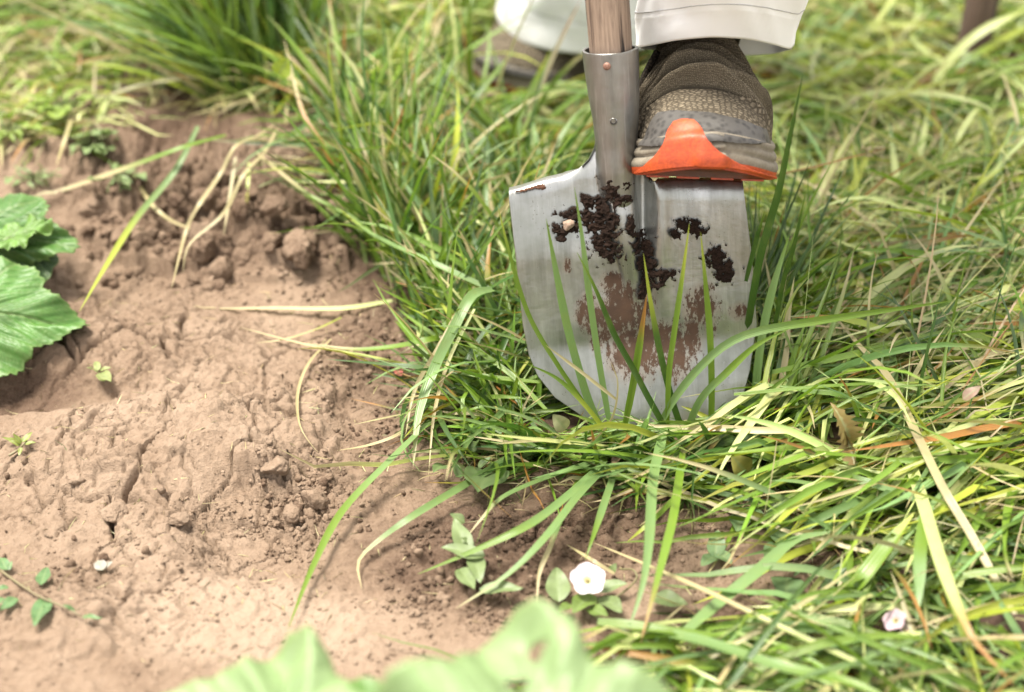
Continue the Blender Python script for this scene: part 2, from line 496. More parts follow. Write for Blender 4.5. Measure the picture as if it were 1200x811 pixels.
def blade_w(u, v):
    w = 0.0075 * (u / 0.09) ** 2 + 0.004 * ((v - 0.09) / 0.1) ** 2 - 0.003
    # dished foot of the blade
    w = w + 0.013 * sstep(0.085, -0.01, v) - 0.0025 * np.exp(-((v - 0.078) / 0.014) ** 2) * (1 - (u / 0.1) ** 2)
    uc = (cl(v) + cr(v)) / 2; r = (cr(v) - cl(v)) / 2
    f = sstep(V_FADE1, V_FADE0 + 0.035, v)
    du = np.abs(u - uc)
    bul = np.sqrt(np.clip(1 - (du / r) ** 2, 0, 1)) * r
    flank = np.exp(-np.clip(du - r, 0, 1) / 0.006) * 0.0012
    w = w + f * (bul * 0.92 + np.where(du > r * 0.98, flank, 0.0012))
    # groove right of the swelling and the raised edge of the right-hand panel
    f2 = sstep(sp_uv(757, 400)[1], sp_uv(757, 250)[1], v)
    g = gr(v)
    w = w - f2 * 0.007 * np.exp(-((u - (g - 0.0075)) / 0.006) ** 2)
    w = w + f2 * 0.0045 * np.exp(-((u - g - 0.006) / 0.007) ** 2)
    w = w - 0.007 * sstep(0.150, 0.225, v) * sstep(0.0, -0.03, u - 0.02) - 0.004 * sstep(0.150, 0.225, v)
    w = w - 0.010 * sstep(V_NECK - 0.040, V_NECK - 0.012, v)
    w = w + 0.0009 * fbm(u * 16 + 3, v * 13, 2, 91)
    return w

_top_l = [sp_uv(*p) for p in ((597, 224), (612, 221), (640, 213), (660, 209), (678, 201), (690, 190), (697, 177), (700, 160), (701, 150))]
_top_r = [sp_uv(*p) for p in ((745, 150), (747, 170), (751, 192), (757, 209), (764, 213), (870, 213))]
topf = lin([p[0] for p in _top_l + _top_r], [p[1] for p in _top_l + _top_r])
_bot = [sp_uv(*p) for p in ((597, 235), (606, 310), (613, 380), (620, 415), (630, 438), (650, 462), (690, 488), (740, 508), (790, 516), (826, 514), (848, 500), (866, 470), (878, 430), (886, 380), (880, 300), (871, 225))]
_bot = np.array(_bot); _bot[:, 1] -= 0.0
U_L = min(p[0] for p in _bot); U_R = max(p[0] for p in _bot)

def side_edges():
    # boundary as left(v)/right(v) below the shoulders, so the sides follow the photo
    L = _bot[:8][np.argsort(_bot[:8, 1])]; Rr = _bot[8:][np.argsort(_bot[8:, 1])]
    return (lambda v: np.interp(v, L[:, 1], L[:, 0])), (lambda v: np.interp(v, Rr[:, 1], Rr[:, 0]))
eL, eR = side_edges()
VB = float(_bot[:, 1].min()) - 0.003

def spade_sheet(nv=210, nu=230):
    # parameters s across, t up; rows follow the outline, smoothed at the foot
    vs = VB + (sp_uv(745, 225)[1] - VB) * (np.linspace(0, 1, nv) ** 1.35)
    rows = []
    for v in vs:
        l, r = eL(v), eR(v)
        k = min(1, math.sqrt(max(v - VB, 0) / 0.012)) if v < VB + 0.012 else 1
        c = (l + r) / 2; l = c + (l - c) * max(k, 0.02); r = c + (r - c) * max(k, 0.02)
        # denser columns around the swelling
        s = np.linspace(0, 1, nu)
        rows.append(np.stack([l + (r - l) * s, np.full(nu, v)], -1))
    # shoulder part: columns go from the last row up to the top outline
    last = rows[-1][:, 0]; v0 = vs[-1]
    m = 60
    # shoulder: keep sharp corner
    for q in np.linspace(0, 1, m)[1:]:
        tp = topf(last)
        rows.append(np.stack([last, v0 + (tp - v0) * q], -1))
    return np.array(rows)

sheet = spade_sheet()
Ug, Vg = sheet[..., 0], sheet[..., 1]
Wg = blade_w(Ug, Vg)
# rolled foot treads: the top edge bends backwards away from the neck
topv = topf(Ug)
uc0 = (cl(topv) + cr(topv)) / 2
away = np.clip((np.abs(Ug - uc0) - 0.026) / 0.012, 0, 1); away = np.where(Ug > gr(V_TOP) - 0.001, np.clip((Ug - gr(V_TOP)) / 0.004, 0, 1), away)
RR = np.where(Ug > 0.01, 0.015, 0.010)
d = np.clip(topv - Vg, 0, 1)
RA = 0.55
roll = np.where(d < RR, RR - np.sqrt(np.clip(RR ** 2 - (RR - d) ** 2, 0, 1)), 0) * RA * away
Wg = Wg - roll
# tread flap going back
nr, nc = Ug.shape
flap = []
for q in (0.25, 0.5, 0.75, 1.0):
    flap.append(np.stack([Ug[-1], Vg[-1] - 0.0012 * q * away[-1], Wg[-1] - 0.013 * q * away[-1] - 1e-5], -1))
fr = np.concatenate([np.stack([Ug, Vg, Wg], -1), np.array(flap)], 0)

def mat_steel(name, base=(0.43, 0.43, 0.42), rough=0.24, smear=True, metal=0.88):
    t = NT(name)
    st = t.noise(1.0, 5, 0.6, t.scale_vec((420, 22, 60)))
    st2 = t.noise(1.0, 4, 0.6, t.scale_vec((90, 14, 30)))
    bl = t.noise(38, 5, 0.65); fn = t.noise(700, 3)
    col = t.mix(t.ramp(st2, [(0.35, (0, 0, 0)), (0.7, (1, 1, 1))]), tuple(c * 0.62 for c in base), base)
    col = t.mix(t.ramp(bl, [(0.45, (0, 0, 0)), (0.75, (0.55, 0.55, 0.55))]), col, (0.27, 0.28, 0.25))
    col = t.mix(t.ramp(st, [(0.55, (0, 0, 0)), (0.8, (0.4, 0.4, 0.4))]), col, (0.56, 0.56, 0.55))
    rg = t.math('ADD', t.math('MULTIPLY', bl, 0.26), rough - 0.10)
    rg = t.math('ADD', rg, t.math('MULTIPLY', st, 0.10))
    met = metal
    if smear:
        a = t.attr('smear', 'Fac')
        k = t.math('ADD', a, t.math('MULTIPLY', t.math('SUBTRACT', t.noise(200, 8, 0.78, t.scale_vec((1.2, 0.5, 1))), 0.5), 3.2))
        mk = t.ramp(k, [(0.62, (0, 0, 0)), (0.72, (1, 1, 1))])
        ms = t.noise(120, 5)
        dirt = t.mix(ms, (0.022, 0.011, 0.006), (0.088, 0.045, 0.024))
        # thin film of dried mud, weaker
        film = t.ramp(t.math('ADD', a, t.math('MULTIPLY', t.math('SUBTRACT', t.noise(60, 6, 0.7), 0.5), 1.2)), [(0.25, (0, 0, 0)), (0.7, (0.55, 0.55, 0.55))])
        col = t.mix(film, col, (0.19, 0.13, 0.085))
        lo = t.ramp(t.noise(14, 5, 0.6), [(0.42, (0, 0, 0)), (0.68, (0.8, 0.8, 0.8))])
        col = t.mix(lo, col, (0.215, 0.22, 0.19))
        # specks
        v = t.voro(330); sp = t.ramp(v, [(0.10, (1, 1, 1)), (0.15, (0, 0, 0))])
        spm = t.math('MULTIPLY', sp, t.ramp(t.noise(34, 3, 0.5), [(0.52, (0, 0, 0)), (0.62, (1, 1, 1))]))
        mk2 = t.math('MAXIMUM', mk, t.math('MULTIPLY', spm, 0.9))
        col = t.mix(mk2, col, dirt)
        met = t.math('MULTIPLY', t.math('SUBTRACT', 1.0, t.math('MAXIMUM', mk2, t.math('MULTIPLY', film, 0.8))), metal)
        rg = t.math('MAXIMUM', rg, t.math('MULTIPLY', mk2, 0.9))
    t.set(Base_Color=col, Roughness=rg, Metallic=met, Normal=t.bump(t.math('ADD', t.math('MULTIPLY', bl, 0.7), t.math('MULTIPLY', st, 0.15)), 0.22, 0.004))
    return t.m
M['steel'] = mat_steel('worn_steel')
M['steel_socket'] = mat_steel('socket_steel', (0.30, 0.295, 0.285), 0.33, False, 0.88)

spade = empty('spade')
spade.matrix_world = spade_mat
tag(spade, 'muddy steel digging spade with wooden shaft, its blade standing in the grass', 'spade')
blade = new_mesh_obj('blade', fr.reshape(-1, 3), grid_faces(fr.shape[0], fr.shape[1]), M['steel'], spade)
sol = blade.modifiers.new('thickness', 'SOLIDIFY'); sol.thickness = 0.0022; sol.offset = 1.0

def spx(cx, cy, rx, ry, ang=0):
    """elliptic blob on the blade, given where the photo shows it -> (u, v, ru, rv, ang)"""
    u, v = sp_uv(cx, cy); return u, v, rx / 1458.0, ry / 1400.0, R(ang)
smears = [spx(725, 372, 42, 26, 10), spx(745, 415, 34, 30), spx(792, 420, 24, 26), spx(768, 402, 40, 26), spx(690, 368, 17, 18), spx(822, 362, 22, 24, -20), spx(865, 364, 13, 11),
          spx(716, 330, 14, 12), spx(726, 345, 18, 18), spx(690, 350, 8, 10), spx(825, 340, 12, 10), spx(832, 385, 8, 14), spx(664, 310, 5, 10), spx(700, 395, 10, 22), spx(812, 395, 12, 26)]
clumps = [spx(722, 214, 15, 9), spx(716, 222, 10, 9), spx(727, 232, 12, 6), spx(714, 212, 5, 7), spx(697, 250, 22, 12, 20), spx(708, 268, 17, 26, -15), spx(714, 292, 12, 17), spx(664, 266, 17, 10), spx(672, 252, 14, 9),
          spx(658, 276, 7, 6), spx(752, 288, 11, 13), spx(758, 305, 11, 18, -10), spx(770, 325, 14, 12), spx(780, 320, 10, 6), spx(757, 335, 7, 12), spx(752, 344, 7, 6), spx(793, 272, 8, 6), spx(806, 263, 13, 9), spx(818, 270, 8, 8, -20), spx(815, 262, 6, 5),
          spx(838, 300, 12, 13, 20), spx(848, 315, 13, 15, 20), spx(738, 262, 6, 12), spx(700, 238, 12, 8), spx(688, 234, 8, 5)]
top_mud = [spx(612, 222, 15, 3.2), spx(628, 219, 9, 3)]

def blobf(u, v, L, soft=0.55):
    a = np.zeros_like(u)
    for (cu, cv, ru, rv, an) in L:
        x = (u - cu) * math.cos(an) + (v - cv) * math.sin(an); y = -(u - cu) * math.sin(an) + (v - cv) * math.cos(an)
        q = np.hypot(x / ru, y / rv)
        a = np.maximum(a, 1 - sstep(1 - soft, 1 + soft, q))
    return a
float_attr(blade, 'smear', 0.8 * blobf(fr[..., 0], fr[..., 1], smears, 0.75) + 0.16 * blobf(fr[..., 0], fr[..., 1], [spx(745, 380, 70, 90), spx(700, 270, 60, 50)], 0.8))

# thick clumps of moist soil stuck to the blade: real relief
def stuck_soil(name, L, seed, thick, thr, mat, scale=95.0, amp=0.62):
    us = np.arange(U_L, U_R, 0.00055); vs_ = np.arange(0.05, 0.285, 0.00055)
    u, v = np.meshgrid(us, vs_, indexing='ij')
    k = blobf(u, v, L, 0.5) + amp * fbm(u * scale, v * scale, 5, seed, 0.70) * 0.9
    k = np.where(blobf(u, v, L, 0.9) > 0.02, k, 0)
    h = np.clip(k - thr, -0.2, 1)
    z = blade_w(u, v)
    tv = topf(u); dd = tv - v
    ok = (dd > 0.0006) & (u > eL(v) + 0.0008) & (u < eR(v) - 0.0008)
    RRt = np.where(u > 0.01, 0.015, 0.010); aw = np.where(u > gr(V_TOP) - 0.001, np.clip((u - gr(V_TOP)) / 0.004, 0, 1), np.clip((np.abs(u - (cl(tv) + cr(tv)) / 2) - 0.026) / 0.012, 0, 1))
    dc = np.clip(dd, 0, 1)
    z = z - np.where(dc < RRt, RRt - np.sqrt(np.clip(RRt ** 2 - (RRt - dc) ** 2, 0, 1)), 0) * RA * aw
    z = z + 0.0024 + thick * np.sqrt(np.clip(h, 0, 1)) * (0.8 + 0.55 * fbm(u * 300, v * 300, 4, seed + 3)) + np.where(h > 0, 0.0003, -0.0006)
    keep = (h > 0) & ok
    idx = -np.ones(u.shape, np.int64)
    fc = keep[:-1, :-1] & keep[1:, :-1] & keep[1:, 1:] & keep[:-1, 1:]
    nb = np.zeros_like(keep)
    nb[:-1, :-1] |= fc; nb[1:, :-1] |= fc; nb[1:, 1:] |= fc; nb[:-1, 1:] |= fc
    # rim vertices drop to the steel
    inner = nb.copy()
    inner[1:-1, 1:-1] = nb[1:-1, 1:-1] & keep[:-2, 1:-1] & keep[2:, 1:-1] & keep[1:-1, :-2] & keep[1:-1, 2:]
    z = np.where(inner, z, blade_w(u, v) + 0.0021 - np.where(dc < RRt, RRt - np.sqrt(np.clip(RRt ** 2 - (RRt - dc) ** 2, 0, 1)), 0) * RA * aw)
    idx[nb] = np.arange(nb.sum())
    ii, jj = np.nonzero(fc)
    F = np.stack([idx[ii, jj], idx[ii + 1, jj], idx[ii + 1, jj + 1], idx[ii, jj + 1]], -1)
    Vv = np.stack([u[nb], v[nb], z[nb]], -1)
    return new_mesh_obj(name, Vv, F, mat, spade)
stuck_soil('stuck_soil', clumps, 101, 0.0026, 0.43, M['wet'], 150.0, 0.86)
stuck_soil('soil_crumbs_on_tread', top_mud, 121, 0.0016, 0.42, mat_simple_soil('reddish_mud', (0.10, 0.045, 0.028), (0.22, 0.11, 0.07), 500, .002))

def lump(name, r, mat, parent=None, seed=0, squash=0.8, sub=3, facet=0.5):
    """irregular angular lump built from an icosphere"""
    import bmesh
    bm = bmesh.new(); bmesh.ops.create_icosphere(bm, subdivisions=sub, radius=1.0)
    r2 = np.random.default_rng(seed + 1000)
    co = np.array([v.co[:] for v in bm.verts])
    k = r2.integers(8, 14); nn = r2.normal(size=(k, 3)); nn /= np.linalg.norm(nn, axis=1)[:, None]
    dd = r2.uniform(0.5, 0.92, k)
    dots = co @ nn.T
    lim = np.where(dots > 1e-3, dd[None] / np.maximum(dots, 1e-3), 9).min(1)
    rad = np.minimum(1.0, lim) * (1 - 0.0) 
    rad = rad + 0.13 * fbm(co[:, 0] * 2.2 + seed, co[:, 1] * 2.4 + co[:, 2] * 1.9, 4, seed % 60, 0.6)
    co = co * rad[:, None] * r * np.array([1, r2.uniform(0.75, 1), squash])
    faces = [[v.index for v in f.verts] for f in bm.faces]; bm.free()
    return new_mesh_obj(name, co, np.array(faces), mat, parent, smooth=True)
pb = lump('pebble', 0.0052, mat_simple_soil('pale_pebble', (0.36, 0.24, 0.17), (0.55, 0.42, 0.32), 500, .0008), spade, 7, 0.6)
_u0, _v0 = sp_uv(666, 262); pb.location = (_u0, _v0, float(blade_w(_u0, _v0)) + 0.006)

# socket tube, rivet, hole and wooden shaft (all in spade coordinates)
def axis_at(py):
    xs = np.interp(py, [-60, 57, 150, 205, 300], [703, 715, 722.5, 722, 738]); return sp_uv(float(xs), py)
pys = [57, 60, 80, 110, 140, 170, 200, 230, 255]
wid = [31, 31, 30.2, 28.5, 25.6, 23.2, 21.8, 18, 13]
prof = []
for py, w_ in zip(pys, wid):
    u, v = axis_at(py); rr = w_ / 1458.0 * (1.0 if py > 150 else 1.0); prof.append((u, v, rr))
prof = np.array(prof)
wc = 0.0005 + np.interp(prof[:, 1], [prof[-1, 1], prof[0, 1]], [-0.004, 0.002])
n = 56; a = np.linspace(0, 2 * np.pi, n, endpoint=False)
m = 70
pp = np.array([np.interp(np.linspace(0, 1, m), np.linspace(0, 1, len(prof)), prof[:, c]) for c in range(3)]).T
pw = np.interp(np.linspace(0, 1, m), np.linspace(0, 1, len(prof)), wc)
sv = np.stack([pp[:, 0:1] + pp[:, 2:3] * np.cos(a), np.repeat(pp[:, 1:2], n, 1), pw[:, None] + pp[:, 2:3] * np.sin(a)], -1)
# slightly wavy rim
sv[0, :, 1] += 0.0006 * np.sin(a * 2 + 1)
inner = sv[:10].copy(); 
for q in range(10):
    inner[q, :, 0] = pp[q, 0] + (pp[q, 2] - 0.0022) * np.cos(a); inner[q, :, 2] = pw[q] + (pp[q, 2] - 0.0022) * np.sin(a)
allv = np.concatenate([inner[::-1], sv], 0)
socket = new_mesh_obj('socket', allv.reshape(-1, 3), grid_faces(allv.shape[0], n, True), M['steel_socket'], spade)
def on_socket(px, py):
    """front point of the socket tube under a photo position"""
    u, v = sp_uv(px, py, 0.02)
    k = int(np.argmin(np.abs(pp[:, 1] - v))); du = np.clip((u - pp[k, 0]) / pp[k, 2], -0.95, 0.95)
    return u, v, pw[k] + pp[k, 2] * math.sqrt(1 - du * du), du
t_ = NT('rusty_rivet'); t_.set(Base_Color=t_.ramp(t_.noise(900, 3), [(0.3, (0.15, 0.07, 0.045)), (0.7, (0.28, 0.16, 0.12))]), Roughness=0.6, Metallic=0.4)
for (px, py) in ((711, 77),):
    u, v, w, du = on_socket(px, py)
    k = 16; aa = np.linspace(0, 2 * np.pi, k, endpoint=False)
    V = [(0, 0, 0.0012)]; 
    for rr, hh_ in ((0.0018, 0.001), (0.0029, 0.0004), (0.0031, -0.001)):
        V += [(rr * math.cos(x), rr * math.sin(x), hh_) for x in aa]
    F = [(0, 1 + i, 1 + (i + 1) % k) for i in range(k)]
    for s_ in range(2): F += [(1 + s_ * k + i, 1 + (s_ + 1) * k + i, 1 + (s_ + 1) * k + (i + 1) % k, 1 + s_ * k + (i + 1) % k) for i in range(k)]
    rv = new_mesh_obj('rivet', np.array(V), F, t_.m, spade); rv.location = (u, v, w); rv.rotation_euler = (0, math.asin(du), 0)
t_ = NT('dark_hole'); t_.set(Base_Color=(0.006, 0.005, 0.004), Roughness=1.0)
u, v, w, du = on_socket(719, 143)
V = [(0, 0, -0.002)] + [(0.0024 * math.cos(x), 0.0024 * math.sin(x), 0.00035) for x in np.linspace(0, 2 * np.pi, 18, endpoint=False)] + [(0.0031 * math.cos(x), 0.0031 * math.sin(x), -0.0003) for x in np.linspace(0, 2 * np.pi, 18, endpoint=False)]
F = [(0, 1 + i, 1 + (i + 1) % 18) for i in range(18)]
hole = new_mesh_obj('nail_hole', np.array(V), F, t_.m, spade, smooth=False); hole.location = (u, v, w); hole.rotation_euler = (0, math.asin(du), 0)
F = [(1 + i, 19 + i, 19 + (i + 1) % 18, 1 + (i + 1) % 18) for i in range(18)]
hr = new_mesh_obj('rim', np.array(V), F, M['steel_socket'], hole)

def mat_wood(name, c0, c1, crack=True):
    t = NT(name); c0, c1 = kc(c0, .6), kc(c1, .6)
    g = t.noise(1.0, 7, 0.65, t.scale_vec((300, 14, 300)), 0.4)
    g2 = t.noise(1.0, 4, 0.6, t.scale_vec((90, 5, 90)), 0.3)
    col = t.ramp(g, [(0.3, c0), (0.68, c1)])
    ck = t.ramp(g2, [(0.60, (0, 0, 0)), (0.66, (1, 1, 1))])
    col = t.mix(ck, col, tuple(c * 0.25 for c in c0))
    t.set(Base_Color=col, Roughness=0.75, Normal=t.bump(t.math('SUBTRACT', g, t.math('MULTIPLY', ck, 0.8)), 0.8, 0.002))
    return t.m
M['wood'] = mat_wood('weathered_shaft_wood', (0.10, 0.058, 0.038), (0.47, 0.34, 0.245))
u1, v1 = axis_at(90); u2, v2 = axis_at(-60)
du_dv = (u2 - u1) / (v2 - v1)
k = 120; ks = np.linspace(0, 1, k); vv_ = v1 + ks * 1.05
aa = np.linspace(0, 2 * np.pi, 40, endpoint=False)
rr = 0.0158 + 0.0006 * np.sin(ks * 30) + 0.001 * ks
cu = u1 + (vv_ - v1) * du_dv + 0.0015 * np.sin(ks * 25); 
ang = aa[None, :] + 0 * ks[:, None]
rad = rr[:, None] * (1 + 0.025 * fbm(np.cos(ang) * 2.2 + 5, ks[:, None] * 6 + np.sin(ang) * 2.2, 3, 7) - 0.10 * np.exp(-((ang - 4.9 + 0.15 * np.sin(ks[:, None] * 40)) / 0.05) ** 2) - 0.07 * np.exp(-((ang - 4.35) / 0.04) ** 2) * (ks[:, None] < 0.3))
hv = np.stack([cu[:, None] + rad * np.cos(ang), np.repeat(vv_[:, None], 40, 1), -rad * np.sin(ang) * -1 + np.interp(vv_, [prof[-1, 1], prof[0, 1]], [-0.004, 0.002])[:, None]], -1)
# front of the shaft must face +w: angle pi/2 -> mirror so that cracks show
hv[..., 2] = -rad * np.sin(ang) + 0.002
shaft = new_mesh_obj('wooden_shaft', hv.reshape(-1, 3), [tuple(q) for q in grid_faces(k, 40, True)[:, ::-1]] + [tuple(range((k - 1) * 40, k * 40))], M['wood'], spade)

# ------------------------------------------------------------------ shoe (local: toe towards -Y at y=0, x lateral, z up)
def mat_cloth(name, c0, c1, cell=250, bump=0.0014, rough=0.9, fold_shade=False):
    t = NT(name); c0, c1 = kc(c0, .62), kc(c1, .62)
    v = t.voro(cell, 'DISTANCE_TO_EDGE', t.scale_vec((0.8, 1.1, 0.8)), 0.6); n1 = t.noise(70, 4)
    e = t.ramp(v, [(0.02, (0, 0, 0)), (0.30, (1, 1, 1))])
    col = t.mix(e, tuple(c * 0.4 for c in c0), t.mix(n1, c0, c1))
    if fold_shade: col = t.mix(t.ramp(t.attr('fold_shade', 'Fac'), [(0.05, (1, 1, 1)), (0.45, (0, 0, 0))]), col, tuple(c * 0.22 for c in c0))  # shade between the folds, painted into the cloth colour
    t.set(Base_Color=col, Roughness=rough, Normal=t.bump(e, 0.9, bump))
    t.b.inputs['Specular IOR Level'].default_value = 0.2
    return t.m
def mat_rubber(name, c0, c1, sc=60, cells=0, rough=0.55):
    c0, c1 = kc(c0, .62), kc(c1, .62)
    t = NT(name); n1 = t.noise(sc, 6, 0.65); n2 = t.noise(420, 4, 0.6)
    col = t.ramp(t.math('ADD', t.math('MULTIPLY', n1, 0.6), t.math('MULTIPLY', n2, 0.4)), [(0.35, c0), (0.68, c1)])
    nor = t.bump(n2, 0.4, 0.0006)
    if cells:
        v = t.voro(cells); col = t.mix(t.ramp(v, [(0.2, (0, 0, 0)), (0.55, (1, 1, 1))]), col, tuple(c * 1.35 + 0.01 for c in c1))
    t.set(Base_Color=col, Roughness=rough, Normal=nor)
    return t.m
M['upper'] = mat_cloth('olive_knit', (0.25, 0.20, 0.135), (0.42, 0.35, 0.25), 290)
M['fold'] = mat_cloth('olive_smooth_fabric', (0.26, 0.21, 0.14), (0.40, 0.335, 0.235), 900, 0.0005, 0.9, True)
M['darkmesh'] = mat_cloth('dark_mesh_tongue', (0.035, 0.026, 0.016), (0.08, 0.062, 0.04), 420, 0.0008)
M['guard'] = mat_rubber('grey_toe_rubber', (0.020, 0.018, 0.016), (0.056, 0.050, 0.043), 60, 190, 0.6)
M['midsole'] = mat_rubber('beige_foam', (0.21, 0.175, 0.125), (0.36, 0.315, 0.24), 50, 0, 0.8)
M['orange'] = mat_rubber('orange_rubber', (0.36, 0.045, 0.012), (0.84, 0.125, 0.020), 38, 0, 0.5)

SY = np.array([0.000, 0.006, 0.016, 0.032, 0.052, 0.080, 0.110, 0.140, 0.170, 0.200, 0.235, 0.265, 0.285, 0.293])
SA = np.array([0.004, 0.022, 0.034, 0.0445, 0.0505, 0.0535, 0.0530, 0.0505, 0.0470, 0.0430, 0.0395, 0.0360, 0.0250, 0.006])
ST = np.array([0.022, 0.037, 0.045, 0.0515, 0.0580, 0.0670, 0.0800, 0.0960, 0.1150, 0.1250, 0.1200, 0.1150, 0.1050, 0.0900])
SB = np.array([0.0150, 0.0120, 0.0085, 0.0040, 0.0010, 0.0, 0, 0, 0, 0, 0, 0.000, 0.004, 0.008])
def smooth_interp(y, X, Y):
    return np.interp(y, X, Y)
ny, na = 380, 150
yy = 0.293 * (0.35 * (0.5 - 0.5 * np.cos(np.linspace(0, np.pi, ny))) + 0.65 * np.linspace(0, 1, ny) ** 1.0)
def ks_(A):
    z = np.interp(yy, SY, A); k = np.hanning(17); k /= k.sum()
    z2 = np.convolve(np.pad(z, 8, 'edge'), k, 'valid'); z2[:3] = z[:3] * .5 + z2[:3] * .5; return z2
A_, T_, B_ = ks_(SA), ks_(ST), ks_(SB)
th = np.linspace(0, np.pi, na)
def upper_surface(off=0.0):
    ex = 0.82
    x = np.sign(np.cos(th)) * np.abs(np.cos(th)) ** ex
    z = np.abs(np.sin(th)) ** 0.86
    X = (A_[:, None] + off) * x[None, :]
    zb = B_[:, None] + 0.012
    # narrower towards the top over the instep
    nar = 1 - 0.34 * sstep(0.07, 0.17, yy)[:, None] * z[None, :] ** 2
    X = X * nar
    Z = zb + (T_[:, None] - zb + off) * z[None, :]
    Y = np.repeat(yy[:, None], na, 1)
    return X, Y, Z
X, Y, Z = upper_surface()
# draped elastic folds across the instep
side = th[None, :] / np.pi
sk = Y - 0.50 * X * sstep(0.05, 0.1, Y) + 0.010 * np.sin(side * 6)
amp = sstep(0.052, 0.066, sk) * (1 - sstep(0.125, 0.14, sk))
ridge = np.zeros_like(X)
for c_, w_, h_ in ((0.0725, 0.0028, 0.0040), (0.080, 0.0030, 0.0050), (0.0885, 0.0026, 0.0040), (0.096, 0.0030, 0.0050), (0.105, 0.0028, 0.0042), (0.113, 0.0030, 0.0050), (0.122, 0.0030, 0.0044), (0.131, 0.003, 0.0046), (0.140, 0.003, 0.004)):
    cc = c_ + 0.0032 * np.sin(side * 7 + c_ * 400)
    ridge += 2.9 * h_ * np.exp(-((sk - cc) / w_) ** 2) * (0.55 + 0.45 * np.sin(side * np.pi * (1.2 + c_ * 6) + c_ * 900) ** 2)
ridge += 0.0006 * fbm(X * 60, Y * 60, 2, 5)
Z2 = Z + ridge * np.sin(th)[None, :] ** 0.5; X2 = X * (1 + ridge * 6); Y2 = Y - ridge * 0.75 * np.sin(th)[None, :] ** 0.5
collar = 0.150
mesh_rows = yy <= 0.158
up_v = np.stack([X2, Y2, Z2], -1)

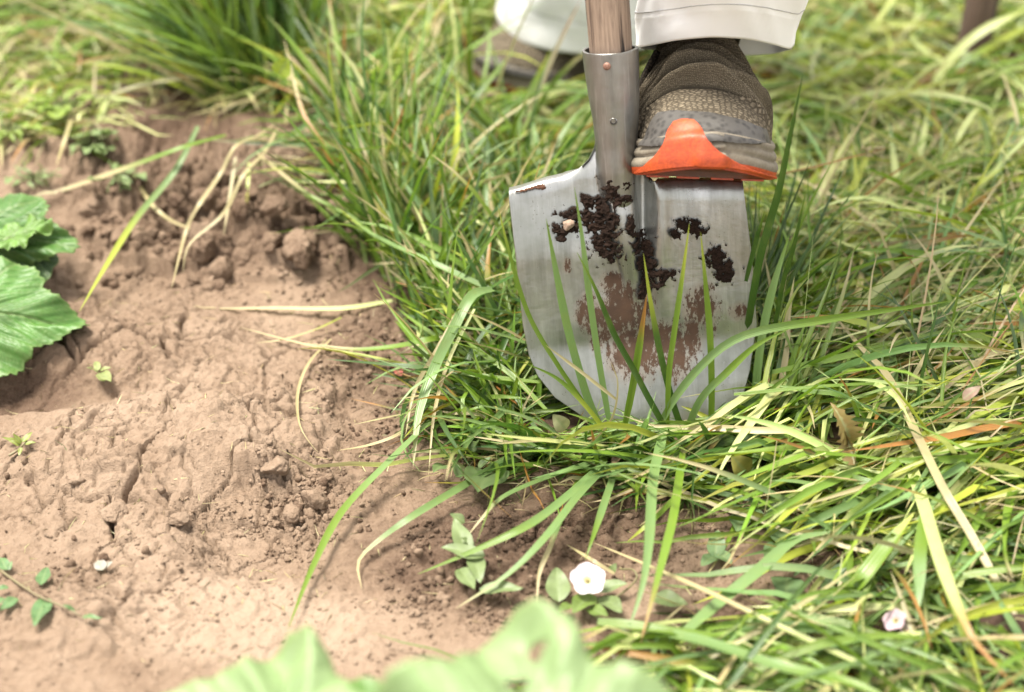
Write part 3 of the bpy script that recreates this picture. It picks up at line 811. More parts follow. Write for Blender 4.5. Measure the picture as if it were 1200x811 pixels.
def make_shoe(parent, mirror=1.0, bumper=True):
    sh = empty('shoe', (0, 0, 0), parent)
    mv = up_v.copy(); mv[..., 0] *= mirror
    q = grid_faces(ny, na)
    cy = Y.reshape(-1)[q].mean(1); cz = mv[..., 2].reshape(-1)[q].mean(1)
    skf = sk.reshape(-1)[q].mean(1)
    # collar opening: drop faces above the ankle line
    openm = (cy > 0.150) & (cz > 0.092 + 0.0 * cy) & (cy < 0.272)
    front = (~openm) & (skf < 0.0690)
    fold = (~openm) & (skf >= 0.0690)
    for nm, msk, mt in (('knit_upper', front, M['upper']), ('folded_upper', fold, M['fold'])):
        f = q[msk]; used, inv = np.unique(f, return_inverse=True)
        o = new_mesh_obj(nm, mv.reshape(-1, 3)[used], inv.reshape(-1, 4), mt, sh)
        float_attr(o, 'fold_shade', np.clip(ridge / 0.007, 0, 1).reshape(-1)[used])  # ridge height; low values take the painted fold shade
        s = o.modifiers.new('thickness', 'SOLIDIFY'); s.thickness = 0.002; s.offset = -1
    # tongue / dark collar mesh filling the opening, leaning up along the ankle
    k = 26; rows = []
    for t in np.linspace(0, 1, k):
        y0 = 0.115 + 0.035 * t; z0 = 0.078 + 0.085 * t
        an = np.linspace(0, 2 * np.pi, 48, endpoint=False)
        rx = 0.034 - 0.002 * t + 0.0012 * np.sin(t * 40); ry = 0.040 - 0.004 * t
        rows.append(np.stack([rx * np.cos(an) * mirror, y0 + 0.048 + ry * np.sin(an) + 0.0 * t, np.full(48, z0) - 0.012 * np.sin(an)], -1))
    rows = np.array(rows)
    new_mesh_obj('tongue', rows.reshape(-1, 3), grid_faces(k, 48, True), M['darkmesh'], sh)
    # sock bulge rings (padded collar)
    for (yc, zc, rx, ry, rt) in ((0.168, 0.104, 0.037, 0.050, 0.0048), (0.170, 0.116, 0.0365, 0.049, 0.0042)):
        an = np.linspace(0, 2 * np.pi, 60)
        pts = np.stack([rx * np.cos(an) * mirror, yc + ry * np.sin(an), zc - 0.014 * np.sin(an)], -1)
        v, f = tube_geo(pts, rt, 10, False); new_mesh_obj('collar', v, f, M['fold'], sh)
    # side strap with buckle
    v, f = tube_geo(catmull([(-0.036 * mirror, 0.118, 0.086), (-0.046 * mirror, 0.108, 0.066), (-0.052 * mirror, 0.096, 0.045), (-0.0545 * mirror, 0.088, 0.03)], 24), 0.0028, 8)
    new_mesh_obj('side_strap', v, f, M['darkmesh'], sh)
    # midsole: three stacked foam ribs round the shoe
    outline_a = np.interp(yy, SY, SA)
    def ring(off, z):
        L = np.stack([-(A_ + off) * mirror, yy, B_ + z], -1); Rr = np.stack([(A_ + off) * mirror, yy, B_ + z], -1)
        L[0, 1] -= off * 0.8; Rr[0, 1] -= off * 0.8; L[-1, 1] += off; Rr[-1, 1] += off
        return np.concatenate([L, Rr[::-1]], 0)
    layers = [(-0.006, 0.0240), (0.0012, 0.0235), (0.0030, 0.0215), (0.0022, 0.0190), (0.0008, 0.0175), (0.0030, 0.0158), (0.0046, 0.0135), (0.0040, 0.0112), (0.0022, 0.0098), (0.0046, 0.0082), (0.0062, 0.0058), (0.0062, 0.0035), (0.0050, 0.0015)]
    rg = np.array([ring(a_, z_) for a_, z_ in layers]); nn_ = rg.shape[1]
    wob = 1 + 0.0 * rg
    f = [tuple(x) for x in grid_faces(len(layers), nn_, True)]
    new_mesh_obj('midsole', rg.reshape(-1, 3), f, M['midsole'], sh)
    layers = [(0.0056, 0.0020), (0.0052, 0.0002), (0.0045, -0.0030), (0.0015, -0.0040)]
    rg = np.array([ring(a_, z_) for a_, z_ in layers])
    vts = rg.reshape(-1, 3); f = [tuple(x) for x in grid_faces(len(layers), nn_, True)]
    base = 3 * nn_
    f += [(base + i, base + i + 1, base + nn_ - 2 - i, base + nn_ - 1 - i) for i in range(ny - 1)]
    outs = new_mesh_obj('outsole', vts, f, M['orange'], sh)
    # tread lugs under the sole
    for (lx, ly) in [(x, y) for y in np.arange(0.045, 0.28, 0.026) for x in (-0.036, -0.013, 0.013, 0.036)]:
        if abs(lx) > np.interp(ly, SY, SA) - 0.006: continue
        s = 0.0085; zb = float(np.interp(ly, SY, SB)) - 0.0044
        vv = [(lx + a_ * s, ly + b_ * s * 0.8, zb + c_) for c_ in (0, 0.006) for a_, b_ in ((-1, -1), (1, -1), (1, 1), (-1, 1))]
        new_mesh_obj('sole_lug', np.array(vv) * np.array([mirror, 1, 1]), [(0, 3, 2, 1), (4, 5, 6, 7), (0, 1, 5, 4), (1, 2, 6, 5), (2, 3, 7, 6), (3, 0, 4, 7)], M['orange'], sh, smooth=False)
    # toe guard and orange toe bumper, wrapped on the hull
    hull_v = np.concatenate([mv.reshape(-1, 3), np.array([ring(a_, z_) for a_, z_ in [(-0.006, 0.0240), (0.003, 0.0215), (0.0046, 0.0135), (0.0062, 0.0045), (0.0045, -0.003)]]).reshape(-1, 3)])
    hf = [tuple(x) for x in q] + [tuple(x + ny * na) for x in grid_faces(5, nn_, True)]
    bvh = BVHTree.FromPolygons([tuple(v) for v in hull_v], hf)
    def wrap(name, mask, xr, sr, off, mat, nx=90, ns=70):
        # s is an angle in the side plane about a centre inside the toe box; x lateral
        V = {}; xs = np.linspace(-xr, xr, nx); ss = np.linspace(sr[0], sr[1], ns)
        P = np.full((nx, ns, 3), np.nan)
        for i, x in enumerate(xs):
            cxx = x * 0.55; cyy = 0.055; czz = 0.026
            for j, s in enumerate(ss):
                az = x / xr * 1.15
                dr = Vector((math.sin(az) * math.cos(s), -math.cos(az) * math.cos(s), math.sin(s)))
                hit = bvh.ray_cast(Vector((cxx * 0.4, cyy, czz)) + dr * 0.30, -dr)
                if hit[0] is not None: P[i, j] = np.array(hit[0]) + off * np.array(dr)
        mk = np.zeros((nx, ns), bool)
        for i in range(nx):
            for j in range(ns):
                if np.isnan(P[i, j, 0]) or P[i, j, 1] > 0.11: continue
                q_ = ms @ Vector((P[i, j, 0] * mirror, P[i, j, 1], P[i, j, 2])); qx, qy = project(q_[0], q_[1], q_[2])
                mk[i, j] = bool(inpoly(np.array([qx]), np.array([qy]), mask)[0])
        fc = mk[:-1, :-1] & mk[1:, :-1] & mk[1:, 1:] & mk[:-1, 1:]
        ii, jj = np.nonzero(fc); ids = -np.ones((nx, ns), int)
        nb = np.zeros_like(mk); nb[:-1, :-1] |= fc; nb[1:, :-1] |= fc; nb[1:, 1:] |= fc; nb[:-1, 1:] |= fc
        ids[nb] = np.arange(nb.sum())
        F_ = np.stack([ids[ii, jj], ids[ii + 1, jj], ids[ii + 1, jj + 1], ids[ii, jj + 1]], -1)
        o = new_mesh_obj(name, P[nb], F_, mat, sh)
        sm_ = o.modifiers.new('smooth', 'SMOOTH'); sm_.factor = .6; sm_.iterations = 34
        s_ = o.modifiers.new('thickness', 'SOLIDIFY'); s_.thickness = 0.0016; s_.offset = 0
        return o
    wrap('toe_guard', [(733, 150), (742, 139), (760, 133), (790, 129), (830, 131), (870, 140), (900, 152), (912, 158), (912, 169), (890, 171), (868, 171), (840, 168), (800, 172), (765, 174), (745, 172), (733, 167)], 0.09, (-0.6, 1.1), 0.0010, M['guard'], 150, 120)
    if bumper: wrap('toe_bumper', [(733, 205), (750, 195), (765, 182), (775, 168), (781, 152), (788, 142), (800, 138), (815, 139), (824, 147), (831, 160), (843, 173), (862, 186), (885, 197), (912, 205), (912, 225), (733, 225)], 0.09, (-1.3, 0.95), 0.0024, M['orange'], 150, 150)
    return sh

# ------------------------------------------------------------------ person (only the legs are in the picture)
person = empty('person')
tag(person, 'person in white trousers and olive trail shoes with orange soles, one foot on the spade', 'person')
tread = SO + SU * sp_uv(822, 210)[0] + SV * V_TOP
HEEL = 20.0
ms = Matrix.Translation(Vector(at_y(822, 213.5, tread[1] + 0.004))) @ Matrix.Rotation(R(-1.0), 4, 'Z') @ Matrix.Rotation(R(2.0), 4, 'Y') @ Matrix.Rotation(R(-HEEL), 4, 'X') @ Matrix.Translation(Vector((0, -0.066, 0.0086)))
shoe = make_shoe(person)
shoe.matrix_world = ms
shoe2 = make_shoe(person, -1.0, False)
p2 = G(574, 122, 0.0)
ms2 = Matrix.Translation(Vector((p2[0], p2[1], p2[2] + 0.012))) @ Matrix.Rotation(R(-42), 4, 'Z')
shoe2.matrix_world = ms2

def mat_white():
    t = NT('white_cotton')
    w = t.noise(1400, 2); n = t.noise(9, 3)
    t.set(Base_Color=t.mix(n, (0.74, 0.74, 0.735), (0.79, 0.79, 0.785)), Roughness=0.9, Normal=t.bump(w, 0.25, 0.0004))
    t.b.inputs['Specular IOR Level'].default_value = 0.15
    return t.m
M['white'] = mat_white()
t_ = NT('seam_thread'); t_.set(Base_Color=(0.30, 0.295, 0.29), Roughness=0.9); M['seam'] = t_.m

def leg(name, hem_pts, knee, hip, rk, rh, seed):
    """hem_pts: closed ring of the trouser hem (world), then rings up to knee and hip"""
    hem = np.asarray(hem_pts, float); nn = len(hem); c0 = hem.mean(0)
    rings = []
    ax = (knee - c0); ax /= np.linalg.norm(ax)
    ts = np.concatenate([[0, 0.0025, 0.006, 0.012, 0.020, 0.028, 0.0295, 0.031, 0.0325, 0.036], np.linspace(0.12, 1, 44)])
    L1 = np.linalg.norm(knee - c0)
    an = np.linspace(0, 2 * np.pi, nn, endpoint=False)
    for t in ts:
        s = t / L1 if t < 0.04 else t * 1.0
        s = min(s, 1)
        cen = c0 + (knee - c0) * s
        ringk = np.stack([rk * np.cos(an), rk * 1.05 * np.sin(an), 0 * an], -1)
        off = (hem - c0) * (1 - s) ** 0.9 + ringk * (1 - (1 - s) ** 0.9)
        cre = 0.006 * fbm(np.cos(an) * 1.6 + s * 4, np.sin(an) * 1.6 + s * 3 + seed, 3, 40 + seed) * min(1, s * 8 + 0.25)
        off = off * (1 + (cre / 0.06))[:, None]
        if 0.0285 < t < 0.0315: off = off * 1.003
        rings.append(cen + off)
    for s in np.linspace(0, 1, 22)[1:]:
        cen = knee + (hip - knee) * s; r_ = rk + (rh - rk) * s
        rings.append(cen + np.stack([r_ * np.cos(an), r_ * 1.05 * np.sin(an), 0 * an + 0.03 * np.sin(an) * (1 - s)], -1) * (1 + 0.05 * fbm(np.cos(an) * 1.5, np.sin(an) * 1.5 + s * 5, 2, 60 + seed))[:, None])
    rings = np.array(rings)
    o = new_mesh_obj(name, rings.reshape(-1, 3), grid_faces(len(rings), nn, True), M['white'], person)
    s_ = o.modifiers.new('thickness', 'SOLIDIFY'); s_.thickness = 0.0010; s_.offset = 0
    seam = rings[9] + (rings[9] - rings[9].mean(0)) * 0.0105
    v, f = tube_geo(np.vstack([seam, seam[:1]]), 0.00035, 5, False)
    so_ = new_mesh_obj('hem_seam', v, f, M['seam'], o)
    return o, rings

an = np.linspace(0, 2 * np.pi, 96, endpoint=False)
yc, ry = tread[1] + 0.098, 0.070
def hem_near():
    pts = []
    keys_a = [0, 30, 60, 90, 120, 150, 180, 205, 230, 250, 270, 290, 310, 335, 360]
    kx = [932, 928, 905, 850, 790, 757, 745, 749, 768, 798, 835, 872, 902, 926, 932]
    ky = [52, 58, 63, 66, 60, 58, 55, 56, 52, 46, 43, 45, 51, 58, 52]
    for a_ in np.degrees(an):
        x = np.interp(a_, keys_a, kx); y = np.interp(a_, keys_a, ky)
        Yw = yc + ry * math.sin(R(a_))
        pts.append(at_y(x, y, Yw))
    P = np.array(pts); k = np.array([1, 2, 3, 2, 1.0]) / 9
    return np.stack([np.convolve(np.concatenate([P[-2:, c], P[:, c], P[:2, c]]), k, 'valid') for c in range(3)], -1)
hn = hem_near()
ankle = hn.mean(0)
knee = ankle + np.array([0.01, -0.10, 0.36]); hipR = np.array([0.01, 0.50, 0.98])
leg('trouser_leg', hn, knee, hipR, 0.085, 0.10, 1)
# far leg: hem ring almost level, wide
fc_ = G(672, 95, 0)
hf_c = at_y(690, 14, p2[1] + 0.075)
hf = np.stack([hf_c[0] + 0.098 * np.cos(an), hf_c[1] + 0.085 * np.sin(an), hf_c[2] + 0.010 * np.sin(an) - 0.012 * np.cos(an) * 0], -1)
kneeL = hf_c + np.array([0.03, -0.05, 0.36]); hipL = np.array([-0.17, 0.60, 0.98])
leg('trouser_leg', hf, kneeL, hipL, 0.095, 0.11, 2)
# seat and waist of the trousers, out of the picture above
an3 = np.linspace(0, 2 * np.pi, 60, endpoint=False); wr = []
for s in np.linspace(0, 1, 14):
    wr.append(np.stack([-0.08 + (0.205 - 0.03 * s) * np.cos(an3), 0.55 + (0.125 - 0.01 * s) * np.sin(an3), np.full(60, 0.88 + 0.24 * s)], -1))
wr = np.array(wr)
new_mesh_obj('trouser_seat', wr.reshape(-1, 3), [tuple(x) for x in grid_faces(14, 60, True)] + [tuple(range(60))[::-1], tuple(range(13 * 60, 14 * 60))], M['white'], person)

# ------------------------------------------------------------------ wooden stake, far right
sb = G(1134, 76, 0)
M['stake'] = mat_wood('old_stake_wood', (0.10, 0.06, 0.045), (0.27, 0.175, 0.13))
k = 24; ks = np.linspace(0, 1, k)
a5 = np.linspace(0, 2 * np.pi, 12, endpoint=False)
srows = []
for s in ks:
    r_ = 0.0175 + 0.003 * s
    c_ = np.array([sb[0] + 0.05 * s, sb[1] + 0.02 * s, -0.05 + 0.9 * s + sb[2]])
    srows.append(c_ + np.stack([r_ * np.cos(a5) * (1 + 0.08 * np.sin(a5 * 3 + s * 5)), r_ * np.sin(a5), 0 * a5], -1))
srows = np.array(srows)
# object coordinates of wood run along Y, so build the stake lying and stand it up
loc = srows - np.array([sb[0], sb[1], sb[2]])
lay = np.stack([loc[..., 0], loc[..., 2], -loc[..., 1]], -1)
stake = new_mesh_obj('wooden_stake', lay.reshape(-1, 3), [tuple(x) for x in grid_faces(k, 12, True)] + [tuple(range((k - 1) * 12, k * 12))], M['stake'])
stake.location = (sb[0], sb[1], sb[2]); stake.rotation_euler = (R(90), 0, 0)
tag(stake, 'brown wooden stake standing in the grass at the top right', 'stake')

# ------------------------------------------------------------------ grass
PAL = {'fresh': (0.222, 0.378, 0.032), 'deep': (0.065, 0.190, 0.022), 'blue': (0.27, 0.44, 0.15), 'yell': (0.54, 0.62, 0.065),
       'pale': (0.84, 0.92, 0.37), 'straw': (0.78, 0.64, 0.36), 'orange': (0.56, 0.23, 0.055), 'brown': (0.26, 0.155, 0.08)}

PAL = {k: tuple(x * KA * (0.72 if k in ('deep', 'brown') else 1.0) for x in v) for k, v in PAL.items()}

def ribbon(P, wid, side, cols, fold=0.22, tipcol=None):
    """P (N,K,3) centre lines, wid (N,K), side (N,K,3) unit width vectors -> verts, faces, colours, across"""
    N, K = P.shape[:2]
    T = np.gradient(P, axis=1); T /= np.linalg.norm(T, axis=2, keepdims=True) + 1e-12
    side = side - (side * T).sum(2, keepdims=True) * T
    side /= np.linalg.norm(side, axis=2, keepdims=True) + 1e-12
    nor = np.cross(side, T)
    nor = np.where(nor[..., 2:3] < 0, -nor, nor)
    h = wid[..., None] * 0.5
    L = P - side * h; Rr = P + side * h; Mid = P - nor * h * 2 * fold
    V = np.stack([L, Mid, Rr], 2).reshape(-1, 3)
    b = (np.arange(N) * K * 3)[:, None, None] + (np.arange(K - 1) * 3)[None, :, None]
    quads = np.array([[0, 3, 4, 1], [1, 4, 5, 2]])
    F = (b[..., None] + quads[None, None]).reshape(-1, 4)
    ac = np.tile(np.array([0, 0.5, 1.0]), N * K)
    return V, F, np.repeat(cols.reshape(-1, 3), 3, 0), ac

FACE = [(602, 230), (885, 230), (890, 400), (870, 440), (842, 482), (800, 492), (745, 482), (690, 456), (640, 432), (612, 380)]
def blocked(P):
    """True where a blade (N,K,3) would run through the spade, the person or the stake"""
    N, K = P.shape[:2]
    u, v, w = sp_local(P.reshape(-1, 3)); u = u.reshape(N, K); v = v.reshape(N, K); w = w.reshape(N, K)
    inb = (u > U_L - 0.004) & (u < U_R + 0.004) & (v > -0.01) & (v < 0.235)
    near = inb & (np.abs(w - 0.004) < 0.012)
    cross = (w[:, 1:] - 0.003) * (w[:, :-1] - 0.003) < 0
    bad = near.any(1) | (cross & (inb[:, 1:] | inb[:, :-1])).any(1)
    # socket
    bad |= ((np.abs(u - 0.0) < 0.075) & (u > -0.06) & (u < 0.03) & (v > 0.2) & (np.abs(w) < 0.03)).any(1)
    # keep the face of the spade mostly free
    front = ((u > U_L) & (u < U_R) & (v > 0.058) & (w > 0.012) & (w < 0.30)).any(1)
    bad |= front & (rng.uniform(size=N) < 0.97)
    x, y, z = P[..., 0], P[..., 1], P[..., 2]
    qx, qy = project(x, y, z)
    bad |= (inpoly(qx, qy, FACE) & (w > 0.0)).any(1) & (rng.uniform(size=N) < 0.86)
    bad |= (inpoly(qx, qy, [(1112, 0), (1170, 0), (1165, 58), (1118, 62)]) & (y < sb[1] + .02)).any(1) & (rng.uniform(size=N) < 0.85)
    bad |= (inpoly(qx, qy, [(555, 52), (700, 52), (700, 84), (640, 100), (556, 104)]) & (y < p2[1] + 0.03)).any(1) & (rng.uniform(size=N) < 0.9)
    for (cx_, cy_, rx_, ry_) in ((689, 678, 26, 19), (1050, 730, 15, 12), (867, 545, 16, 14), (990, 500, 16, 26), (656, 495, 12, 12), (118, 662, 14, 10), (716, 540, 10, 8)):
        bad |= (np.hypot((qx - cx_) / rx_, (qy - cy_) / ry_) < 1).any(1)
    s = np.linalg.inv(np.array(ms)); q = P.reshape(-1, 3) @ s[:3, :3].T + s[:3, 3]
    bad |= ((np.abs(q[:, 0]) < 0.066) & (q[:, 1] > -0.012) & (q[:, 1] < 0.3) & (q[:, 2] > -0.012) & (q[:, 2] < 0.16)).reshape(N, K).any(1)
    s = np.linalg.inv(np.array(ms2)); q = P.reshape(-1, 3) @ s[:3, :3].T + s[:3, 3]
    bad |= ((np.abs(q[:, 0]) < 0.052) & (q[:, 1] > -0.002) & (q[:, 1] < 0.3) & (q[:, 2] > -0.02) & (q[:, 2] < 0.14)).reshape(N, K).any(1)
    bad |= ((np.hypot(x - ankle[0], y - ankle[1] - 0.0) < 0.10) & (z > ankle[2] - 0.05)).any(1)
    bad |= ((np.hypot(x - hf_c[0], y - hf_c[1]) < 0.105) & (z > hf_c[2] - 0.012)).any(1)
    # do not hang in the line of sight of the shoe
    ppx, ppy = project(x, y, z)
    bad |= ((ppx > 690) & (ppx < 915) & (ppy > 40) & (ppy < 212) & (y < tread[1] + 0.02)).any(1)
    bad |= (np.hypot(x - sb[0] - 0.02, y - sb[1]) < 0.025).any(1)
    return bad

def gen(n, sampler, az, azs, el, els, ln, wd, droop, pal, K=8, tipdry=0.3, lay=(0.002, 0.02), curl=0.5, kink=0.08, limit=None):
    x, y = sampler(n); n = len(x)
    z = ground_h(x, y) - 0.002
    phi = R(1) * (az + azs * rng.normal(size=n)) if np.isscalar(az) else R(1) * (az(x, y) + azs * rng.normal(size=n))
    e = R(1) * np.clip(el + els * rng.normal(size=n), 2, 88)
    L = ln[0] + (ln[1] - ln[0]) * rng.uniform(size=n) ** 1.3
    W = wd[0] + (wd[1] - wd[0]) * rng.uniform(size=n) ** 1.4
    dr = droop * rng.uniform(0.3, 1.7, n); cu = curl * rng.normal(size=n)
    clear = rng.uniform(lay[0], lay[1], n)
    kk = np.where(rng.uniform(size=n) < kink, rng.integers(2, K - 1, n), -1)
    P = np.zeros((n, K, 3)); P[:, 0] = np.stack([x, y, z], -1)
    for k_ in range(1, K):
        ds = L / (K - 1)
        e = e - dr * ds / 0.1 * (0.4 + k_ / K)
        e = np.where(kk == k_, e - rng.uniform(0.6, 1.6, n), e)
        e = np.maximum(e, -1.25)
        phi = phi + cu * ds / 0.1
        st_ = np.stack([np.cos(e) * np.cos(phi), np.cos(e) * np.sin(phi), np.sin(e)], -1) * ds[:, None]
        p = P[:, k_ - 1] + st_
        g = ground_h(p[:, 0], p[:, 1]) + clear * min(1, k_ / 3)
        hit = p[:, 2] < g
        p[:, 2] = np.where(hit, g, p[:, 2]); e = np.where(hit, np.maximum(e, 0.0) * 0.5 - 0.05, e)
        P[:, k_] = p
    bad = blocked(P)
    if limit is not None: bad |= limit(P)
    ok = ~bad
    P, phi, W, L, x, y = P[ok], phi[ok], W[ok], L[ok], x[ok], y[ok]; n = len(P)
    t = np.linspace(0, 1, K)
    prof_ = np.clip(0.75 + 1.2 * t, 0, 1) * np.clip((1 - t) * 2.4, 0, 1) ** 0.75
    wid = W[:, None] * prof_[None, :] + 0.00015
    T = np.gradient(P, axis=1); hx = np.stack([-T[..., 1], T[..., 0], 0 * T[..., 0]], -1)
    hx /= np.linalg.norm(hx, axis=2, keepdims=True) + 1e-9
    Tn = T / (np.linalg.norm(T, axis=2, keepdims=True) + 1e-9)
    ro = rng.normal(size=n)[:, None] * 0.65 + 0.6 * np.sin(rng.uniform(0, 6, n)[:, None] + t[None] * 2.5)
    up = np.cross(Tn, hx)
    sd = hx * np.cos(ro)[..., None] + up * np.sin(ro)[..., None]
    names = list(pal); pr = np.array([pal[q] for q in names], float); pr /= pr.sum()
    base = np.array([PAL[q] for q in names])[rng.choice(len(names), n, p=pr)]
    base = base * (1 + 0.18 * rng.normal(size=(n, 1))) * (1 + 0.05 * rng.normal(size=(n, 3)))
    base = np.clip(base, 0.01, 0.8)
    tip = np.where((rng.uniform(size=n) < tipdry)[:, None], np.where(rng.uniform(size=(n, 1)) < 0.3, np.array([PAL['orange']]), np.array([PAL['straw']])), base * 1.05)
    st0 = rng.uniform(0.45, 0.9, n)[:, None]
    f = sstep(0, 1, (t[None] - st0) / 0.22)[..., None]
    cols = base[:, None] * (1 - f) + tip[:, None] * f
    # pale sheath at the foot of a blade
    g0 = (1 - sstep(0.0, 0.16, t))[None, :, None] * 0.45
    cols = cols * (1 - g0) + np.array(PAL['pale'])[None, None] * g0
    return ribbon(P, wid, sd, np.clip(cols, 0.01, 0.8))

def join(parts):
    V, F, Cc, A = [], [], [], []; off = 0
    for v, f, c, a_ in parts:
        V.append(v); F.append(f + off); Cc.append(c); A.append(a_); off += len(v)
    return np.concatenate(V), np.concatenate(F), np.concatenate(Cc), np.concatenate(A)

def build_grass(name, parts):
    V, F, Cc, A = join(parts)
    o = new_mesh_obj(name, V, F, M['grass'])
    color_attr(o, 'tint', Cc); float_attr(o, 'across', A)
    return o

def poly_sampler(poly, clump=0.0, cs=18.0, excl=None):
    xs = [p[0] for p in poly]; ys = [p[1] for p in poly]
    c = [at_z(x, y) for x, y in poly]
    x0, x1 = min(p[0] for p in c), max(p[0] for p in c); y0, y1 = min(p[1] for p in c), max(p[1] for p in c)
    def f(n):
        X_, Y_ = np.empty(0), np.empty(0)
        for _ in range(30):
            x = rng.uniform(x0, x1, n * 2); y = rng.uniform(y0, y1, n * 2)
            px, py = project(x, y)
            k_ = inpoly(px, py, poly)
            if clump > 0: k_ &= rng.uniform(size=len(x)) < np.clip(0.5 + clump * fbm(x * cs, y * cs, 2, 77), 0.02, 1)
            if excl is not None: k_ &= ~inpoly(px, py, excl)
            X_ = np.concatenate([X_, x[k_]]); Y_ = np.concatenate([Y_, y[k_]])
            if len(X_) >= n: break
        return X_[:n], Y_[:n]
    return f

def disc_sampler(px, py, rx, ry=None):
    c = at_z(px, py); ry = ry or rx
    def f(n):
        a_ = rng.uniform(0, 2 * np.pi, n); q = np.sqrt(rng.uniform(size=n))
        return c[0] + rx * q * np.cos(a_), c[1] + ry * q * np.sin(a_)
    return f

def keep_off_soil(P):
    """no blade tips far out over the bare soil"""
    px, py = project(P[:, :, 0], P[:, :, 1], P[:, :, 2])
    soil = inpoly(px, py, SOIL_CORE)
    return soil.any(1)
SOIL_CORE = [(-400, 250), (90, 240), (200, 235), (340, 230), (415, 290), (462, 400), (450, 470), (470, 520), (470, 580), (520, 620), (530, 720), (700, 760), (500, 1200), (-400, 1200)]

parts = []
RIGHT = [(905, 250), (1450, 200), (1450, 620), (1200, 600), (1000, 600), (900, 560), (880, 480), (885, 350)]
BACK = [(380, -140), (1500, -140), (1500, 260), (905, 260), (900, 210), (590, 230), (470, 200), (400, 130)]
LEFTB = [(395, 150), (600, 150), (640, 260), (620, 470), (520, 480), (480, 400), (440, 300), (400, 230)]
BASE = [(500, 440), (620, 420), (900, 430), (960, 540), (880, 580), (770, 575), (700, 545), (600, 545), (520, 520)]
BR = [(880, 560), (1000, 590), (1250, 590), (1450, 900), (960, 1000), (700, 900), (720, 760), (800, 720), (960, 700), (940, 640)]
GAP = [(580, 575), (640, 550), (720, 556), (850, 605), (905, 632), (960, 655), (950, 700), (760, 722), (640, 740), (540, 720)]
def keep_gap(P):
    px, py = project(P[:, :, 0], P[:, :, 1], P[:, :, 2])
    return (inpoly(px, py, GAP).sum(1) > 1) & (rng.uniform(size=len(P)) < 0.86)
def keep_both(P): return keep_gap(P) | keep_off_soil(P)
mixR = dict(fresh=.28, blue=.11, yell=.22, pale=.30, straw=.075, orange=.012, deep=.02)
mixB = dict(fresh=.42, blue=.22, yell=.07, pale=.10, straw=.12, orange=.015, deep=.08)
mixG = dict(fresh=.44, deep=.24, blue=.17, yell=.05, straw=.06, orange=.015, pale=.03)
# thatch: short dry and dark pieces near the ground
parts.append(gen(2600, poly_sampler(RIGHT + []), 40, 70, 12, 12, (.04, .11), (.0015, .0035), .6, dict(straw=.35, brown=.04, fresh=.36, pale=.25), 5, .3, (0.0, .012), limit=keep_gap))
parts.append(gen(2400, poly_sampler(BACK), 30, 70, 15, 12, (.05, .13), (.002, .004), .6, dict(straw=.30, brown=.04, fresh=.36, pale=.3), 5, .4, (0.0, .015)))
parts.append(gen(1500, poly_sampler(BASE, .8), 0, 180, 15, 12, (.03, .09), (.001, .0028), .6, dict(straw=.35, brown=.15, deep=.5), 5, .4, (0.0, .01)))
parts.append(gen(800, poly_sampler(BR, .9), 0, 180, 12, 10, (.03, .08), (.001, .003), .6, dict(straw=.45, brown=.3, deep=.25), 5, .4, (0.0, .008), limit=keep_gap))
# the combed mat on the right: blades lie lower left to upper right
parts.append(gen(2500, poly_sampler(RIGHT, .5), 212, 22, 24, 12, (.10, .24), (.003, .0072), .75, mixR, 9, .22, (.004, .05), curl=.22, kink=.04, limit=keep_gap))
parts.append(gen(1700, poly_sampler(RIGHT, .5), 36, 24, 28, 14, (.09, .22), (.003, .0070), .8, mixR, 9, .22, (.004, .05), curl=.22, kink=.04, limit=keep_gap))
parts.append(gen(420, poly_sampler(RIGHT, .5), 100, 60, 58, 14, (.07, .16), (.002, .0045), .5, mixG, 8, .25, (.004, .03)))
parts.append(gen(700, poly_sampler(RIGHT + []), 30, 60, 22, 16, (.12, .26), (.0009, .0018), .22, dict(straw=.6, pale=.35, orange=.05), 7, .1, (.02, .06), curl=.08, kink=.06, limit=keep_gap))
parts.append(gen(160, poly_sampler(BR + []), 330, 60, 18, 12, (.08, .2), (.0009, .0018), .22, dict(straw=.6, pale=.35, orange=.05), 7, .1, (.01, .04), curl=.08, kink=.06, limit=keep_gap))
parts.append(gen(150, poly_sampler(LEFTB + []), 150, 80, 40, 20, (.07, .17), (.0009, .0018), .25, dict(straw=.6, pale=.25, orange=.15), 7, .2, (.004, .03), curl=.08, kink=.1, limit=keep_off_soil))
# background behind the spade, more yellow, soft in the lens
parts.append(gen(2900, poly_sampler(BACK, .6), 205, 28, 28, 16, (.09, .22), (.003, .0065), .75, dict(fresh=.24, yell=.26, pale=.36, blue=.08, straw=.08, orange=.015, deep=.03), 7, .3, (.004, .05)))
parts.append(gen(1900, poly_sampler(BACK, .6), 30, 28, 32, 16, (.08, .20), (.003, .0065), .75, dict(fresh=.28, yell=.26, pale=.34, blue=.08, straw=.08, orange=.015, deep=.04), 7, .3, (.004, .05)))
# upright green growth left of the spade
parts.append(gen(520, poly_sampler(LEFTB, .6), 95, 75, 56, 15, (.09, .20), (.003, .0062), .35, mixG, 8, .3, (.002, .02), limit=keep_off_soil))
parts.append(gen(420, poly_sampler(LEFTB, .6), 200, 60, 35, 15, (.09, .19), (.003, .006), .6, mixG, 8, .3, (.002, .02), limit=keep_off_soil))
